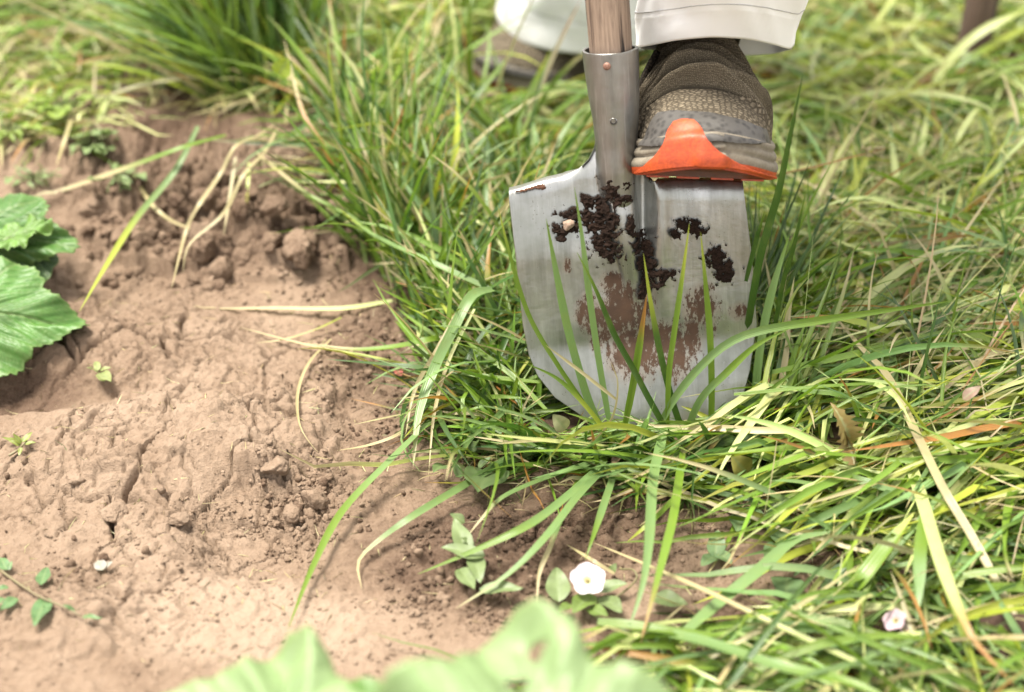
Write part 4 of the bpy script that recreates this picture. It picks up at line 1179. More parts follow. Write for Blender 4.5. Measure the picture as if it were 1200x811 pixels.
# round the foot of the blade
parts.append(gen(820, poly_sampler(BASE, .5), 190, 60, 30, 16, (.08, .20), (.0026, .0056), .5, mixG, 8, .22, (.002, .022), limit=keep_both))
parts.append(gen(600, poly_sampler(BASE, .5), 20, 60, 30, 16, (.08, .20), (.0026, .0056), .5, mixG, 8, .22, (.002, .022), limit=keep_gap))
parts.append(gen(420, poly_sampler([(590, 500), (640, 505), (740, 535), (830, 535), (890, 500), (915, 520), (880, 560), (740, 562), (590, 530)]), 90, 80, 45, 18, (.04, .10), (.0018, .0045), .6, mixG, 8, .2, (.003, .03)))
parts.append(gen(260, poly_sampler([(570, 470), (610, 440), (650, 490), (640, 540), (560, 530)]), 30, 60, 45, 16, (.06, .12), (.002, .0045), .6, mixG, 8, .2, (.003, .03)))
parts.append(gen(240, poly_sampler([(585, 455), (625, 470), (660, 495), (720, 520), (760, 530), (700, 550), (590, 515)]), 60, 70, 38, 16, (.035, .075), (.0022, .005), .6, mixG, 8, .2, (.003, .02)))
parts.append(gen(160, poly_sampler([(840, 520), (880, 470), (905, 430), (930, 470), (900, 540), (850, 550)]), 100, 60, 50, 14, (.06, .13), (.0025, .0055), .5, mixG, 8, .15, (.003, .02)))
# behind the blade, upright
parts.append(gen(700, poly_sampler([(600, 330), (900, 330), (930, 460), (600, 440)]), 90, 60, 55, 14, (.06, .15), (.002, .0045), .5, mixG, 8, .2, (.002, .02)))
# lower right, looser
parts.append(gen(560, poly_sampler(BR, .9), 215, 40, 24, 12, (.08, .22), (.0028, .0065), .55, mixB, 9, .22, (.002, .03), curl=.25, limit=keep_gap))
parts.append(gen(330, poly_sampler(BR, .9), 330, 35, 26, 12, (.08, .2), (.0028, .0065), .55, mixB, 9, .22, (.002, .03), curl=.25, limit=keep_gap))
grass = build_grass('grass', parts)
tag(grass, 'long green and straw coloured grass lying in a trodden mat', 'grass', kind='stuff')

# top-left: sparse light growth on the soil
LT = [(-200, -120), (420, -120), (420, 60), (230, 120), (170, 95), (90, 70), (-200, 90)]
parts = [gen(2600, poly_sampler(LT, .7), 200, 50, 28, 15, (.08, .20), (.0028, .0058), .6, dict(fresh=.34, yell=.12, pale=.28, straw=.12, blue=.14), 7, .4, (.002, .03)),
         gen(900, poly_sampler([(-150, 60), (215, 85), (150, 150), (120, 205), (-150, 235)], .6), 30, 180, 20, 12, (.04, .11), (.0016, .0042), .5, dict(fresh=.34, straw=.26, pale=.25, yell=.15), 6, .4, (.001, .01))]
g2 = build_grass('sparse_grass', parts)
tag(g2, 'thin pale grass scattered over the soil at the top left', 'grass', kind='stuff')

def tuft(label, parts):
    o = build_grass('grass_tuft', parts)
    V = np.empty(len(o.data.vertices) * 3, np.float32); o.data.vertices.foreach_get('co', V); V = V.reshape(-1, 3)
    b = V[V[:, 2] < np.quantile(V[:, 2], 0.1)].mean(0)
    V -= b; o.data.vertices.foreach_set('co', V.ravel()); o.location = b
    return tag(o, label, 'grass tuft')
d1 = disc_sampler(312, 150, 0.060, 0.045)
tuft('big leafy tuft of green grass on the soil bank, left of the far shoe',
     [gen(300, d1, 122, 26, 58, 10, (.16, .32), (.0028, .0052), .22, dict(fresh=.55, deep=.25, blue=.12, yell=.08), 11, .25, curl=.15),
      gen(150, d1, 100, 35, 72, 9, (.12, .26), (.0025, .005), .18, dict(fresh=.5, deep=.35, blue=.15), 10, .15, curl=.15),
      gen(120, d1, 150, 22, 36, 10, (.14, .28), (.0025, .0048), .25, dict(fresh=.4, blue=.35, yell=.15, straw=.1), 11, .3, curl=.15),
      gen(60, d1, 280, 50, 40, 12, (.07, .13), (.002, .0035), 1.1, dict(straw=.7, fresh=.2, pale=.1), 10, .6, curl=.3)])
d2 = disc_sampler(470, 300, 0.035, 0.05)
tuft('dark green upright tuft at the edge of the soil, left of the blade',
     [gen(130, d2, 110, 60, 66, 12, (.10, .20), (.0022, .0042), .25, mixG, 9, .3, curl=.2)])
d3 = disc_sampler(878, 420, 0.018, 0.02)
tuft('dark green tuft against the right edge of the spade blade',
     [gen(70, d3, 60, 50, 62, 12, (.08, .19), (.002, .004), .25, dict(deep=.5, fresh=.4, blue=.1), 9, .1, curl=.2)])

# ------------------------------------------------------------------ individual blades the photo shows one by one
def F_(px, py, y):           # a point on the vertical plane y = const (used close to the spade face)
    return at_y(px, py, y)
def blade_obj(name, label, cat, pts, width, c0, c1=None, mix=0.7, dz=None, yp=None, fold=0.2, roll=0.3, group=None, m=26, tipw=0.06):
    if yp is not None:
        ys = np.linspace(yp[0], yp[1], len(pts)) if isinstance(yp, tuple) else [yp] * len(pts)
        W_ = [F_(px, py, y) for (px, py), y in zip(pts, ys)]
    else:
        if dz is None: dz = [0.004, 0.03, 0.004]
        zz = np.interp(np.linspace(0, 1, len(pts)), np.linspace(0, 1, len(dz)), dz)
        W_ = [G(px, py, z) for (px, py), z in zip(pts, zz)]
    P = catmull(W_, m)
    g = ground_h(P[:, 0], P[:, 1])
    if yp is None: P[:, 2] = np.maximum(P[:, 2], g + 0.0012)
    t = np.linspace(0, 1, m)
    wid = width * np.clip(0.7 + 2 * t, 0, 1) * np.clip((1 - t) * 2.6, 0, 1) ** 0.8 + tipw * 0.003
    T = np.gradient(P, axis=0); T /= np.linalg.norm(T, axis=1)[:, None]
    view = CAM - P; view /= np.linalg.norm(view, axis=1)[:, None]
    up = np.array([0, -0.25, 1.0]); up = up / np.linalg.norm(up)
    hx = np.cross(T, up); hx /= np.linalg.norm(hx, axis=1)[:, None] + 1e-9
    if yp is not None: hx = np.cross(T, np.array([0, -1.0, 0.2])); hx /= np.linalg.norm(hx, axis=1)[:, None]
    u2 = np.cross(T, hx)
    ro = roll * np.sin(t * 3 + len(label))
    sd = hx * np.cos(ro)[:, None] + u2 * np.sin(ro)[:, None]
    a_ = np.array(PAL[c0]) * rng.uniform(0.85, 1.1); b_ = np.array(PAL[c1 or c0])
    f = sstep(mix - 0.12, mix + 0.12, t)[:, None]
    col = a_ * (1 - f) + b_ * f
    loc = P[0].copy()
    V, Fc, cc, ac = ribbon((P - loc)[None], wid[None], sd[None], col[None], fold)
    o = new_mesh_obj(name, V, Fc, M['grass']); o.location = loc
    color_attr(o, 'tint', cc); float_attr(o, 'across', ac)
    tag(o, label, cat, group)
    return o
def GB(label, pts, w, c0, c1=None, mix=0.7, **k): return blade_obj('grass_strand', label, 'grass blade', pts, w / 1458.0, c0, c1, mix, **k)
def ST_(label, pts, w, c0='straw', c1=None, mix=0.7, **k): return blade_obj('dry_stalk', label, 'dry stalk', pts, w / 1458.0, c0, c1, mix, **k)

# in front of the spade face (base first, tip last)
GB('thick blade with orange tip rising before the middle of the spade', [(732, 500), (742, 450), (750, 400), (758, 345)], 8, 'fresh', 'orange', .72, yp=(-.045, -.035), fold=.3)
GB('broad pale green blade crossing the left half of the spade face', [(706, 505), (690, 470), (676, 425), (664, 379), (652, 320), (640, 256)], 9, 'blue', 'fresh', .9, yp=(-.04, -.03))
GB('tallest thin blade before the spade, reaching up to the dark soil clump on the left', [(716, 505), (708, 460), (699, 405), (689, 334), (682, 277), (673, 219)], 7, 'blue', 'fresh', .9, yp=(-.045, -.02))
GB('narrow dark blade slanting from the left pebble down to the blade centre', [(790, 520), (762, 470), (742, 432), (720, 392), (698, 339), (676, 295)], 7, 'deep', 'fresh', .8, yp=(-.055, -.03))
GB('dark arching blade whose tip stands on the central soil streak of the spade', [(812, 535), (791, 480), (775, 419), (763, 357), (754, 297)], 7, 'deep', 'yell', .7, yp=(-.05, -.03))
GB('straight green blade reaching the small dark clump below the shoe', [(782, 500), (784, 437), (791, 383), (800, 321), (808, 261)], 6, 'fresh', 'yell', .75, yp=(-.05, -.03))
GB('upright green blade crossing the right mud smear of the spade', [(833, 520), (834, 454), (832, 392), (827, 334), (821, 272)], 7, 'fresh', 'yell', .85, yp=(-.05, -.03))
GB('long arching blade sweeping from the spade foot to the right over the mat', [(772, 500), (790, 468), (815, 436), (849, 405), (889, 388), (971, 374), (1045, 363), (1120, 352)], 9, 'blue', 'fresh', .5, yp=(-.05, -.035), roll=.2)
GB('second arching blade under the long one at the right corner of the spade', [(800, 520), (820, 470), (850, 438), (886, 405), (925, 385)], 8, 'blue', 'fresh', .5, yp=(-.045, -.05))
GB('slender yellowish blade leaning left over the lower left corner of the spade', [(720, 520), (690, 480), (655, 445), (615, 425)], 5, 'yell', 'fresh', .5, yp=(-.05, -.05))
GB('long blade running down the left edge of the spade', [(690, 480), (655, 430), (620, 370), (598, 300), (583, 240)], 5, 'fresh', 'yell', .85, yp=(-.03, -.01))
GB('thin green blade leaning right before the lower right corner of the spade', [(830, 560), (860, 505), (900, 460), (945, 425)], 6, 'yell', 'fresh', .5, yp=(-.06, -.03))
ST_('curved fine straw in front of the lower left of the spade', [(640, 548), (690, 520), (717, 490), (724, 450), (716, 425)], 2.5, yp=(-.06, -.05))
ST_('straight thin straw slanting across the lower left of the spade', [(722, 468), (680, 435), (640, 405)], 3.5, yp=(-.05, -.05))
# right of the spade
GB('tall thin dark blade standing right of the shoe', [(868, 440), (880, 360), (893, 292), (912, 226), (926, 159), (941, 87)], 8, 'deep', 'deep', .7, yp=(.015, .0))
GB('short dark blade beside the tall one right of the spade', [(905, 400), (918, 330), (930, 290), (945, 222)], 5, 'deep', 'fresh', .9, yp=(.02, .0))
GB('broad bluish blade leaning on the right edge of the spade', [(884, 470), (892, 400), (905, 340), (925, 275)], 10, 'blue', 'fresh', .9, yp=(-.02, .01))
GB('small dark pointed blade at the upper right edge of the spade', [(874, 330), (884, 290), (891, 265), (896, 248)], 5, 'deep', 'fresh', .8, yp=(.02, .02))
ST_('thick pale straw slanting down through the right half of the grass', [(1190, 722), (1140, 630), (1107, 575), (1075, 510), (1040, 440), (1010, 408), (966, 356)], 9, dz=[.02, .05, .06, .06])
ST_('bright orange stalk standing out of the mat on the right', [(1028, 404), (1050, 370), (1072, 325), (1092, 280)], 5, 'orange', 'orange', dz=[.02, .05, .08])
ST_('very long thin straw rising to the upper right', [(1035, 400), (1060, 362), (1095, 315), (1130, 272), (1180, 200)], 4, 'pale', 'straw', .5, dz=[.03, .06, .08])
ST_('pale straw slanting from the sole of the shoe down to the right', [(1062, 298), (1026, 266), (982, 233), (916, 200)], 8, dz=[.03, .07, .06])
GB('green horizontal blade across the middle right of the grass', [(860, 462), (971, 452), (1045, 449), (1160, 446)], 5, 'fresh', 'yell', .7, dz=[.05, .06, .05])
GB('wide green blade rising gently to the right above the mat', [(905, 436), (1008, 413), (1097, 391), (1155, 378)], 8, 'fresh', 'fresh', .7, dz=[.05, .06, .05])
GB('whitish upright blade behind the mat, right of the shoe', [(1066, 300), (1056, 240), (1048, 190), (1043, 140)], 10, 'pale', 'blue', .8, dz=[.02, .05, .08])
GB('shorter whitish blade beside it, leaning right', [(1070, 215), (1078, 180), (1090, 118)], 9, 'pale', 'blue', .8, dz=[.02, .05, .08])
GB('wide light blade arching into the top right corner', [(1095, 96), (1119, 63), (1156, 33), (1215, 6)], 14, 'pale', 'yell', .8, dz=[.03, .07, .10])
GB('green blade below it running off at the right edge', [(1100, 96), (1122, 78), (1160, 54), (1220, 22)], 11, 'fresh', 'yell', .4, dz=[.03, .06, .07])
GB('flat green blade with orange base at the right edge under the stake', [(1118, 84), (1150, 80), (1185, 72), (1230, 62)], 11, 'orange', 'fresh', .3, dz=[.03, .05, .05])
GB('bent pale blade arching over at the far right', [(985, 112), (1060, 108), (1110, 112), (1155, 125), (1163, 140)], 11, 'pale', 'pale', .8, dz=[.03, .06, .06, .05])
GB('folded green blade whose tip bends down beyond the whitish blades', [(1095, 205), (1120, 165), (1146, 128), (1162, 150), (1172, 200)], 8, 'pale', 'yell', .6, dz=[.03, .08, .09, .07, .04])
ST_('twisted straw at the right edge above the mat', [(1190, 215), (1195, 170), (1190, 130), (1174, 84)], 7, 'straw', 'straw', dz=[.03, .06, .09])
GB('green blade pointing up left at the right edge of the grass', [(1215, 320), (1180, 285), (1150, 253)], 7, 'fresh', 'fresh', dz=[.04, .06, .07])
GB('broad light blade lying across the lower right soil gap', [(800, 742), (844, 704), (889, 668), (933, 632), (987, 622)], 13, 'blue', 'blue', .8, dz=[.012, .035, .03], roll=.15)
GB('short broad blade with rounded light tip in the lower right', [(978, 706), (1009, 677), (1040, 637), (1072, 600)], 17, 'fresh', 'yell', .8, dz=[.01, .04, .055], roll=.2)
GB('long blade crossing from the hub of the grass to the right edge', [(880, 528), (947, 548), (1010, 563), (1067, 583), (1140, 625)], 9, 'fresh', 'blue', .5, dz=[.02, .045, .03])
GB('whitish blade with straw tip falling to the bottom right corner', [(1060, 520), (1085, 600), (1103, 659), (1129, 726), (1147, 757), (1190, 805)], 13, 'pale', 'orange', .78, dz=[.04, .06, .07, .05])
GB('vertical light blade above the pink withered flower', [(1085, 600), (1079, 640), (1077, 690), (1074, 728)], 13, 'fresh', 'blue', .5, dz=[.05, .05, .03])
GB('long bottom blade running to the lower right of the soil gap', [(770, 738), (830, 752), (911, 779), (1000, 800), (1060, 830)], 15, 'blue', 'fresh', .6, dz=[.02, .05, .05])
GB('green blade lying low along the bottom, right of the white flower', [(700, 728), (740, 732), (800, 740), (880, 748)], 10, 'fresh', 'fresh', .6, dz=[.02, .025, .02])
ST_('long pale straw crossing the soil gap right of the white flower', [(1035, 790), (900, 727), (838, 697), (775, 669), (696, 636)], 7, 'pale', 'straw', .35, dz=[.03, .04, .03, .01])
ST_('thin reddish straw behind the white flower', [(720, 672), (692, 655), (664, 638)], 3.5, 'straw', 'straw', dz=[.01, .015, .004])
# hub below the spade: blades fanning over the soil
GB('light blade hanging straight down below the spade tip', [(779, 500), (772, 530), (765, 565), (760, 640), (752, 690), (735, 742)], 11, 'blue', 'blue', .8, dz=[.04, .05, .05, .04, .02])
GB('green blade beside it hanging to the bottom right', [(800, 530), (794, 574), (788, 610), (778, 650), (765, 700), (750, 755)], 9, 'fresh', 'orange', .85, dz=[.04, .05, .05, .04, .02])
GB('short green blade pointing down left from the hanging pair', [(797, 575), (775, 600), (755, 618), (735, 635)], 6, 'fresh', 'yell', .7, dz=[.03, .03, .01])
GB('broad blade of the fan reaching furthest left over the soil', [(709, 540), (667, 579), (622, 613), (565, 641), (489, 673)], 9, 'blue', 'fresh', .6, dz=[.015, .03, .03, .02, .006])
GB('middle blade of the fan with folded pale tip', [(712, 543), (676, 582), (640, 628), (596, 672), (533, 714)], 10, 'blue', 'straw', .9, dz=[.015, .03, .03, .02, .006])
GB('thin upper blade of the fan with grey green colour', [(706, 538), (649, 556), (591, 581), (565, 607), (545, 632)], 8, 'blue', 'straw', .8, dz=[.012, .025, .02, .006])
GB('short blade of the fan ending above the white flower', [(722, 548), (708, 590), (694, 632), (686, 656)], 8, 'blue', 'fresh', .7, dz=[.015, .03, .03, .02])
ST_('straw coloured blade falling left of the white flower', [(660, 600), (645, 640), (632, 672), (629, 712)], 5, 'blue', 'straw', .35, dz=[.02, .02, .006])
GB('stiff blade lying under the hub to the left, bright green', [(712, 540), (660, 533), (610, 520), (572, 512), (535, 508)], 8, 'fresh', 'yell', .8, dz=[.012, .02, .02, .015])
GB('long bluish stem lying on the soil with bent straw tip', [(612, 525), (556, 561), (489, 601), (445, 632), (420, 658), (424, 690)], 8, 'blue', 'straw', .82, dz=[.012, .02, .015, .008, .005])
GB('narrow light blade lying furthest down the bare soil', [(505, 492), (455, 541), (400, 600), (366, 665), (337, 738)], 8, 'blue', 'fresh', .4, dz=[.02, .025, .012, .008])
GB('blade with pale underside bending down at the left end of the grass', [(578, 338), (553, 346), (531, 386), (509, 431), (491, 484), (484, 548)], 12, 'blue', 'straw', .88, dz=[.09, .10, .08, .05, .03, .01])
ST_('rough tan stalk hanging beside the pale bending blade', [(545, 350), (513, 408), (486, 457), (475, 511)], 5, 'straw', 'straw', dz=[.08, .06, .03, .01])
ST_('fine pale straw hanging to the soil below the bending blade', [(556, 362), (526, 422), (509, 484), (502, 557)], 4, 'pale', 'straw', .3, dz=[.07, .05, .03, .008])
GB('thin dark blade pointing left far over the soil', [(635, 448), (570, 441), (520, 433), (469, 428), (383, 421)], 6, 'fresh', 'deep', .4, dz=[.04, .045, .04, .03])
GB('green blade above it with withered left tip', [(530, 392), (500, 398), (460, 406), (415, 409), (360, 402)], 8, 'fresh', 'straw', .7, dz=[.03, .035, .02, .01])
GB('light blade lying across the green tuft, tip to the upper left', [(573, 338), (504, 306), (438, 275), (395, 243)], 8, 'blue', 'yell', .8, dz=[.07, .08, .07, .06])
GB('long blade with yellow tip lying across the foot of the left grass', [(640, 480), (600, 440), (550, 400), (500, 330)], 6, 'fresh', 'yell', .7, dz=[.03, .05, .06])
ST_('curly straw lying alone on the bare soil', [(388, 397), (362, 425), (349, 460), (352, 500), (373, 532)], 3.5, dz=[.004, .006, .004])
ST_('flat straw lying level on the soil under the bank', [(460, 352), (400, 361), (320, 361), (220, 362)], 6, 'pale', 'straw', .4, dz=[.008, .006, .003])
ST_('yellow green straw lying below the level one', [(490, 430), (430, 417), (360, 404), (283, 384)], 4.5, 'yell', 'straw', .5, dz=[.012, .008, .003])
ST_('thin straw crossing it at a slant', [(400, 372), (372, 385), (335, 397), (300, 402)], 3, 'yell', 'straw', .3, dz=[.01, .006, .003])
ST_('fine fallen straw reaching out left from the grass edge', [(480, 500), (460, 512), (430, 522), (395, 528)], 3.5, 'straw', dz=[.008, .008, .003])
# upper left
GB('yellowish blade slanting down over the soil bank', [(232, 148), (205, 200), (160, 255), (125, 310), (93, 365)], 8, 'blue', 'yell', .45, dz=[.05, .05, .04, .02])
GB('long dry blade reaching the left edge above the squash leaf', [(265, 158), (215, 172), (160, 192), (80, 220), (8, 242)], 8, 'fresh', 'straw', .45, dz=[.04, .045, .03, .01])
ST_('thick dry stalk drooping from the tuft over the bank', [(322, 146), (300, 160), (275, 172), (258, 204), (233, 240), (218, 270), (201, 338)], 6, dz=[.03, .05, .055, .05, .035, .015])
ST_('second drooping stalk hanging right of the thick one', [(325, 150), (310, 178), (285, 205), (262, 250), (222, 286), (214, 320)], 5.5, dz=[.03, .045, .045, .03, .015])
ST_('bent tan stalk with sharp elbow at the left of the bank', [(164, 218), (180, 242), (208, 262), (252, 274)], 6, dz=[.02, .02, .012])
ST_('short vertical dry stalk in the middle of the bank', [(276, 184), (270, 225), (262, 276)], 5, dz=[.045, .03, .012])
ST_('short pale stalk hanging at the right of the bank', [(292, 190), (290, 220), (288, 252)], 5, 'pale', 'straw', .5, dz=[.045, .035, .02])
GB('green stalk leaning right from the tuft across the bank', [(300, 178), (358, 225), (417, 258), (462, 300)], 6, 'straw', 'fresh', .35, dz=[.04, .05, .05])
ST_('orange stalk leaning over the right of the tuft', [(408, 252), (383, 179), (354, 129), (333, 46)], 5, 'orange', 'straw', .6, dz=[.02, .05, .07, .10])
GB('dark blade with orange tip behind the left grass', [(492, 175), (489, 140), (484, 108), (481, 52)], 7, 'deep', 'orange', .65, dz=[.02, .05, .10])
GB('dark blade leaning right before the far shoe', [(528, 170), (540, 145), (556, 115), (604, 57)], 8, 'deep', 'fresh', .6, dz=[.02, .05, .10])
GB('green blade rising under the far trouser hem', [(603, 150), (615, 120), (630, 90), (646, 58)], 8, 'fresh', 'yell', .7, dz=[.02, .05, .09])
GB('upright dark blade left of the spade shoulder', [(606, 232), (605, 195), (605, 148)], 5, 'deep', 'deep', .7, dz=[.04, .07, .10])
GB('pale folded blade lying behind the left grass', [(480, 200), (510, 184), (540, 176), (566, 172)], 9, 'pale', 'pale', .7, dz=[.05, .07, .07])

# seed stalk beside the sole
seed = ST_('fine golden seed stalk sticking out beside the orange sole', [(905, 206), (960, 194), (1010, 181), (1048, 172)], 2.5, 'orange', 'orange', dz=[.10, .12, .12])
hd = []
c_ = at_z(1000, 184, 0.12)
rs = np.random.default_rng(3)
Vs, Fs = [], []
for i in range(22):
    p = np.array(G(1008 - i * 0.2 + i * 1.2, 181 - i * 0.28, .12)) - np.array(seed.location) + rs.normal(size=3) * 0.0012
    dr = np.array([0.9, 0.1, 0.1]) + rs.normal(size=3) * 0.5; dr /= np.linalg.norm(dr)
    sd_ = np.cross(dr, [0, 0, 1.0]); sd_ /= np.linalg.norm(sd_); up_ = np.cross(sd_, dr)
    b0 = len(Vs)
    Vs += [p, p + dr * .0035 + sd_ * .0011, p + dr * .0035 - sd_ * .0011, p + dr * .0035 + up_ * .0011, p + dr * .0035 - up_ * .0011, p + dr * .009]
    Fs += [(b0, b0 + 1, b0 + 3), (b0, b0 + 3, b0 + 2), (b0, b0 + 2, b0 + 4), (b0, b0 + 4, b0 + 1), (b0 + 5, b0 + 3, b0 + 1), (b0 + 5, b0 + 2, b0 + 3), (b0 + 5, b0 + 4, b0 + 2), (b0 + 5, b0 + 1, b0 + 4)]
sh_ = new_mesh_obj('seed_head', np.array(Vs), Fs, M['grass'], seed); color_attr(sh_, 'tint', np.tile(np.array(PAL['straw']), (len(Vs), 1))); float_attr(sh_, 'across', np.zeros(len(Vs)))

# ------------------------------------------------------------------ leaves
def lobed_leaf(name, parent, base, tip, nhint, lobes=5, tooth=0.035, green=(0.07, 0.19, 0.03), vein=(0.26, 0.38, 0.13), mottle=(0.24, 0.34, 0.17), cup=0.12, seed=0, ruffle=0.06, widthf=1.0, holes=(), young=False, span=170):
    green, vein, mottle = kc(green, .66), kc(vein, .66), kc(mottle, .66)
    base = np.array(base, float); tip = np.array(tip, float); ax = tip - base; L = np.linalg.norm(ax); ax /= L
    nn = np.array(nhint, float); nn -= nn.dot(ax) * ax; nn /= np.linalg.norm(nn); sx = np.cross(ax, nn)
    nt, nrad = 300, 46
    th_ = np.radians(np.linspace(-span, span, nt)); rr_ = np.linspace(0, 1, nrad) ** 0.85
    va = np.radians(np.linspace(-135, 135, lobes))
    d_ = np.abs(th_[:, None] - va[None]).min(1)
    gap = (va[1] - va[0]) / 2
    R_ = 0.89 + 0.11 * np.cos(np.clip(d_ / gap, 0, 1) * np.pi * 0.9)
    R_ = R_ * (1 - 0.16 * (np.abs(th_) / np.pi) ** 2)
    tt = th_ * 57.3
    R_ += 1.5 * tooth * (np.abs(((tt + 3 * np.sin(th_ * 9 + seed)) / 7.0) % 1 - 0.5) - 0.25) + 0.025 * fbm(th_ * 3 + seed, th_ * 0, 3, seed)
    Rr_ = R_[:, None] * rr_[None, :]
    x = Rr_ * np.sin(th_)[:, None] * widthf; y = Rr_ * np.cos(th_)[:, None]
    # veins: radial mains and herringbone side veins
    ang = np.arctan2(x, y + 1e-9); ang = th_[:, None] + 0 * x
    dm = np.abs(ang[..., None] - va).min(-1) * Rr_
    vm = np.exp(-(dm / (0.016 * (1.25 - 0.8 * Rr_))) ** 2)
    ni = np.abs(ang[..., None] - va).argmin(-1); da = ang - va[ni]; along = Rr_ * np.cos(da); off = np.abs(Rr_ * np.sin(da))
    q = (along - off * 1.15) * 6.5 + (da > 0) * 0.5
    sv_ = np.exp(-((np.abs(q % 1 - 0.5)) / 0.055) ** 2) * sstep(0.02, 0.1, Rr_) * (1 - sstep(0.0, 0.6, off) * 0.5)
    f1_, f2_, _c = worley(x * 26 + seed, y * 26 + 3, seed + 2)
    net = np.exp(-((f2_ - f1_) / 0.09) ** 2)
    vv2 = np.clip(vm + 0.6 * sv_ + 0.22 * net, 0, 1)
    z = cup * (Rr_ ** 2) - 0.018 * vm - 0.010 * sv_ - 0.004 * net + ruffle * Rr_ ** 2 * fbm(np.cos(th_)[:, None] * 2.2 + seed + Rr_, np.sin(th_)[:, None] * 2.2 + Rr_, 2, seed + 4) * 1.6
    z += 0.012 * np.abs(np.sin(q * np.pi)) * sstep(0.05, 0.3, Rr_)
    z -= 0.02 * np.abs(da) / gap * Rr_ * 0
    Pw = (x[..., None] * sx + y[..., None] * ax + z[..., None] * nn) * L
    mot = sstep(0.1, 0.7, fbm(x * 7 + seed, y * 7, 3, seed + 9)) * 0.5 * (1 - sstep(0.1, 0.5, off * 3))
    c = np.array(green)[None, None] * (1 + 0.25 * fbm(x * 4, y * 4, 2, seed + 6))[..., None]
    c = c * (1 - mot[..., None]) + np.array(mottle) * mot[..., None]
    c = c * (1 - vv2[..., None] * 0.8) + np.array(vein) * vv2[..., None] * 0.8
    edge = sstep(0.93, 1.0, rr_)[None, :, None] * 0.5
    c = c * (1 - edge) + np.array([0.19, 0.27, 0.09]) * edge
    fcs = grid_faces(nt, nrad)
    if len(holes):
        cx_ = x.reshape(-1)[fcs].mean(1); cy_ = y.reshape(-1)[fcs].mean(1); kp = np.ones(len(fcs), bool)
        for hx_, hy_, hr_ in holes:
            kp &= np.hypot(cx_ - hx_, cy_ - hy_) > hr_ * (1 + 0.3 * np.sin(np.arctan2(cy_ - hy_, cx_ - hx_) * 3))
        fcs = fcs[kp]
    o = new_mesh_obj(name, Pw.reshape(-1, 3), fcs, M['leaf'], parent)
    o.location = Vector(base) - (Vector(parent.location) if parent else Vector())
    color_attr(o, 'tint', np.clip(c, 0.01, 0.8).reshape(-1, 3))
    s = o.modifiers.new('thickness', 'SOLIDIFY'); s.thickness = 0.0005
    return o

def stem_obj(name, parent, pts, r0, r1, col, n=8):
    P = catmull(pts, 22) - np.array(parent.location if parent else (0, 0, 0))
    v, f = tube_geo(P, np.linspace(r0, r1, 22), n)
    o = new_mesh_obj(name, v, f, M['weed'], parent)
    color_attr(o, 'tint', np.tile(np.array(kc(col, .62)), (len(v), 1)))
    return o

# squash plant at the left edge
b_ = G(-130, 440, 0)
sq = empty('squash_plant', b_); tag(sq, 'squash plant with broad toothed dark leaves at the left edge', 'squash plant')
base = at_z(-50, 362, .045); tip = at_z(102, 373, .034)
lobed_leaf('leaf', sq, base, tip, (0.12, -0.45, 1), 5, 0.05, (0.085, 0.245, 0.028), cup=-0.10, seed=3, ruffle=0.12, widthf=0.60)
stem_obj('leaf_stalk', sq, [b_, at_z(-110, 420, .03), base], .004, .003, (0.25, 0.36, 0.12))
base = at_z(-25, 268, .060); tip = at_z(76, 282, .070)
lobed_leaf('leaf', sq, base, tip, (0.0, -0.75, 0.8), 5, 0.05, (0.065, 0.20, 0.022), cup=-0.22, seed=8, ruffle=0.14, widthf=0.52)
stem_obj('leaf_stalk', sq, [b_, at_z(-80, 330, .03), base], .0035, .0025, (0.25, 0.36, 0.12))
base = at_z(12, 278, .064); tip = at_z(64, 262, .074)
o_ = lobed_leaf('leaf', sq, base, tip, (0.1, -0.1, 1), 5, 0.05, (0.16, 0.34, 0.04), cup=0.05, seed=12, ruffle=0.2, widthf=0.5)
o_['label'] = 'small bright young leaf'
stem_obj('leaf_stalk', sq, [b_, at_z(-60, 330, .03), base], .003, .002, (0.25, 0.36, 0.12))
base = at_z(40, 296, .045); tip = at_z(56, 326, .035)
lobed_leaf('leaf', sq, base, tip, (0.3, -0.5, 0.8), 5, 0.04, (0.035, 0.11, 0.02), cup=-0.1, seed=15, ruffle=0.1, widthf=0.6)
stem_obj('leaf_stalk', sq, [b_, at_z(-20, 330, .02), base], .003, .002, (0.25, 0.36, 0.12))

# squash leaves in the foreground, out of focus
b_ = np.array([-0.17, -0.52, 0.0]); b_[2] = float(ground_h(b_[0], b_[1]))
sq2 = empty('squash_plant', b_); tag(sq2, 'pale green squash leaves rising at the bottom edge, close to the lens', 'squash plant')
gl = (0.33, 0.47, 0.20)
base = at_z(622, 950, .185); tip = at_z(612, 713, .205)
lobed_leaf('leaf', sq2, base, tip, (0.0, -0.30, 1), 5, 0.014, gl, (0.42, 0.54, 0.29), (0.40, 0.49, 0.30), cup=-0.05, seed=21, ruffle=0.18, widthf=0.76, holes=((0.05, 0.80, 0.035), (-0.03, 0.64, 0.04)))
stem_obj('leaf_stalk', sq2, [b_, b_ + np.array([.0, .03, .05]), base], .005, .0035, (0.3, 0.42, 0.16))
base = at_z(300, 930, .150); tip = at_z(345, 740, .165)
lobed_leaf('leaf', sq2, base, tip, (0.0, -0.30, 1), 5, 0.014, gl, (0.38, 0.52, 0.25), (0.36, 0.47, 0.27), cup=-0.06, seed=27, ruffle=0.14, widthf=0.80)
stem_obj('leaf_stalk', sq2, [b_, b_ + np.array([-.05, .02, .04]), base], .005, .0035, (0.3, 0.42, 0.16))
base = at_z(420, 900, .130); tip = at_z(430, 790, .140)
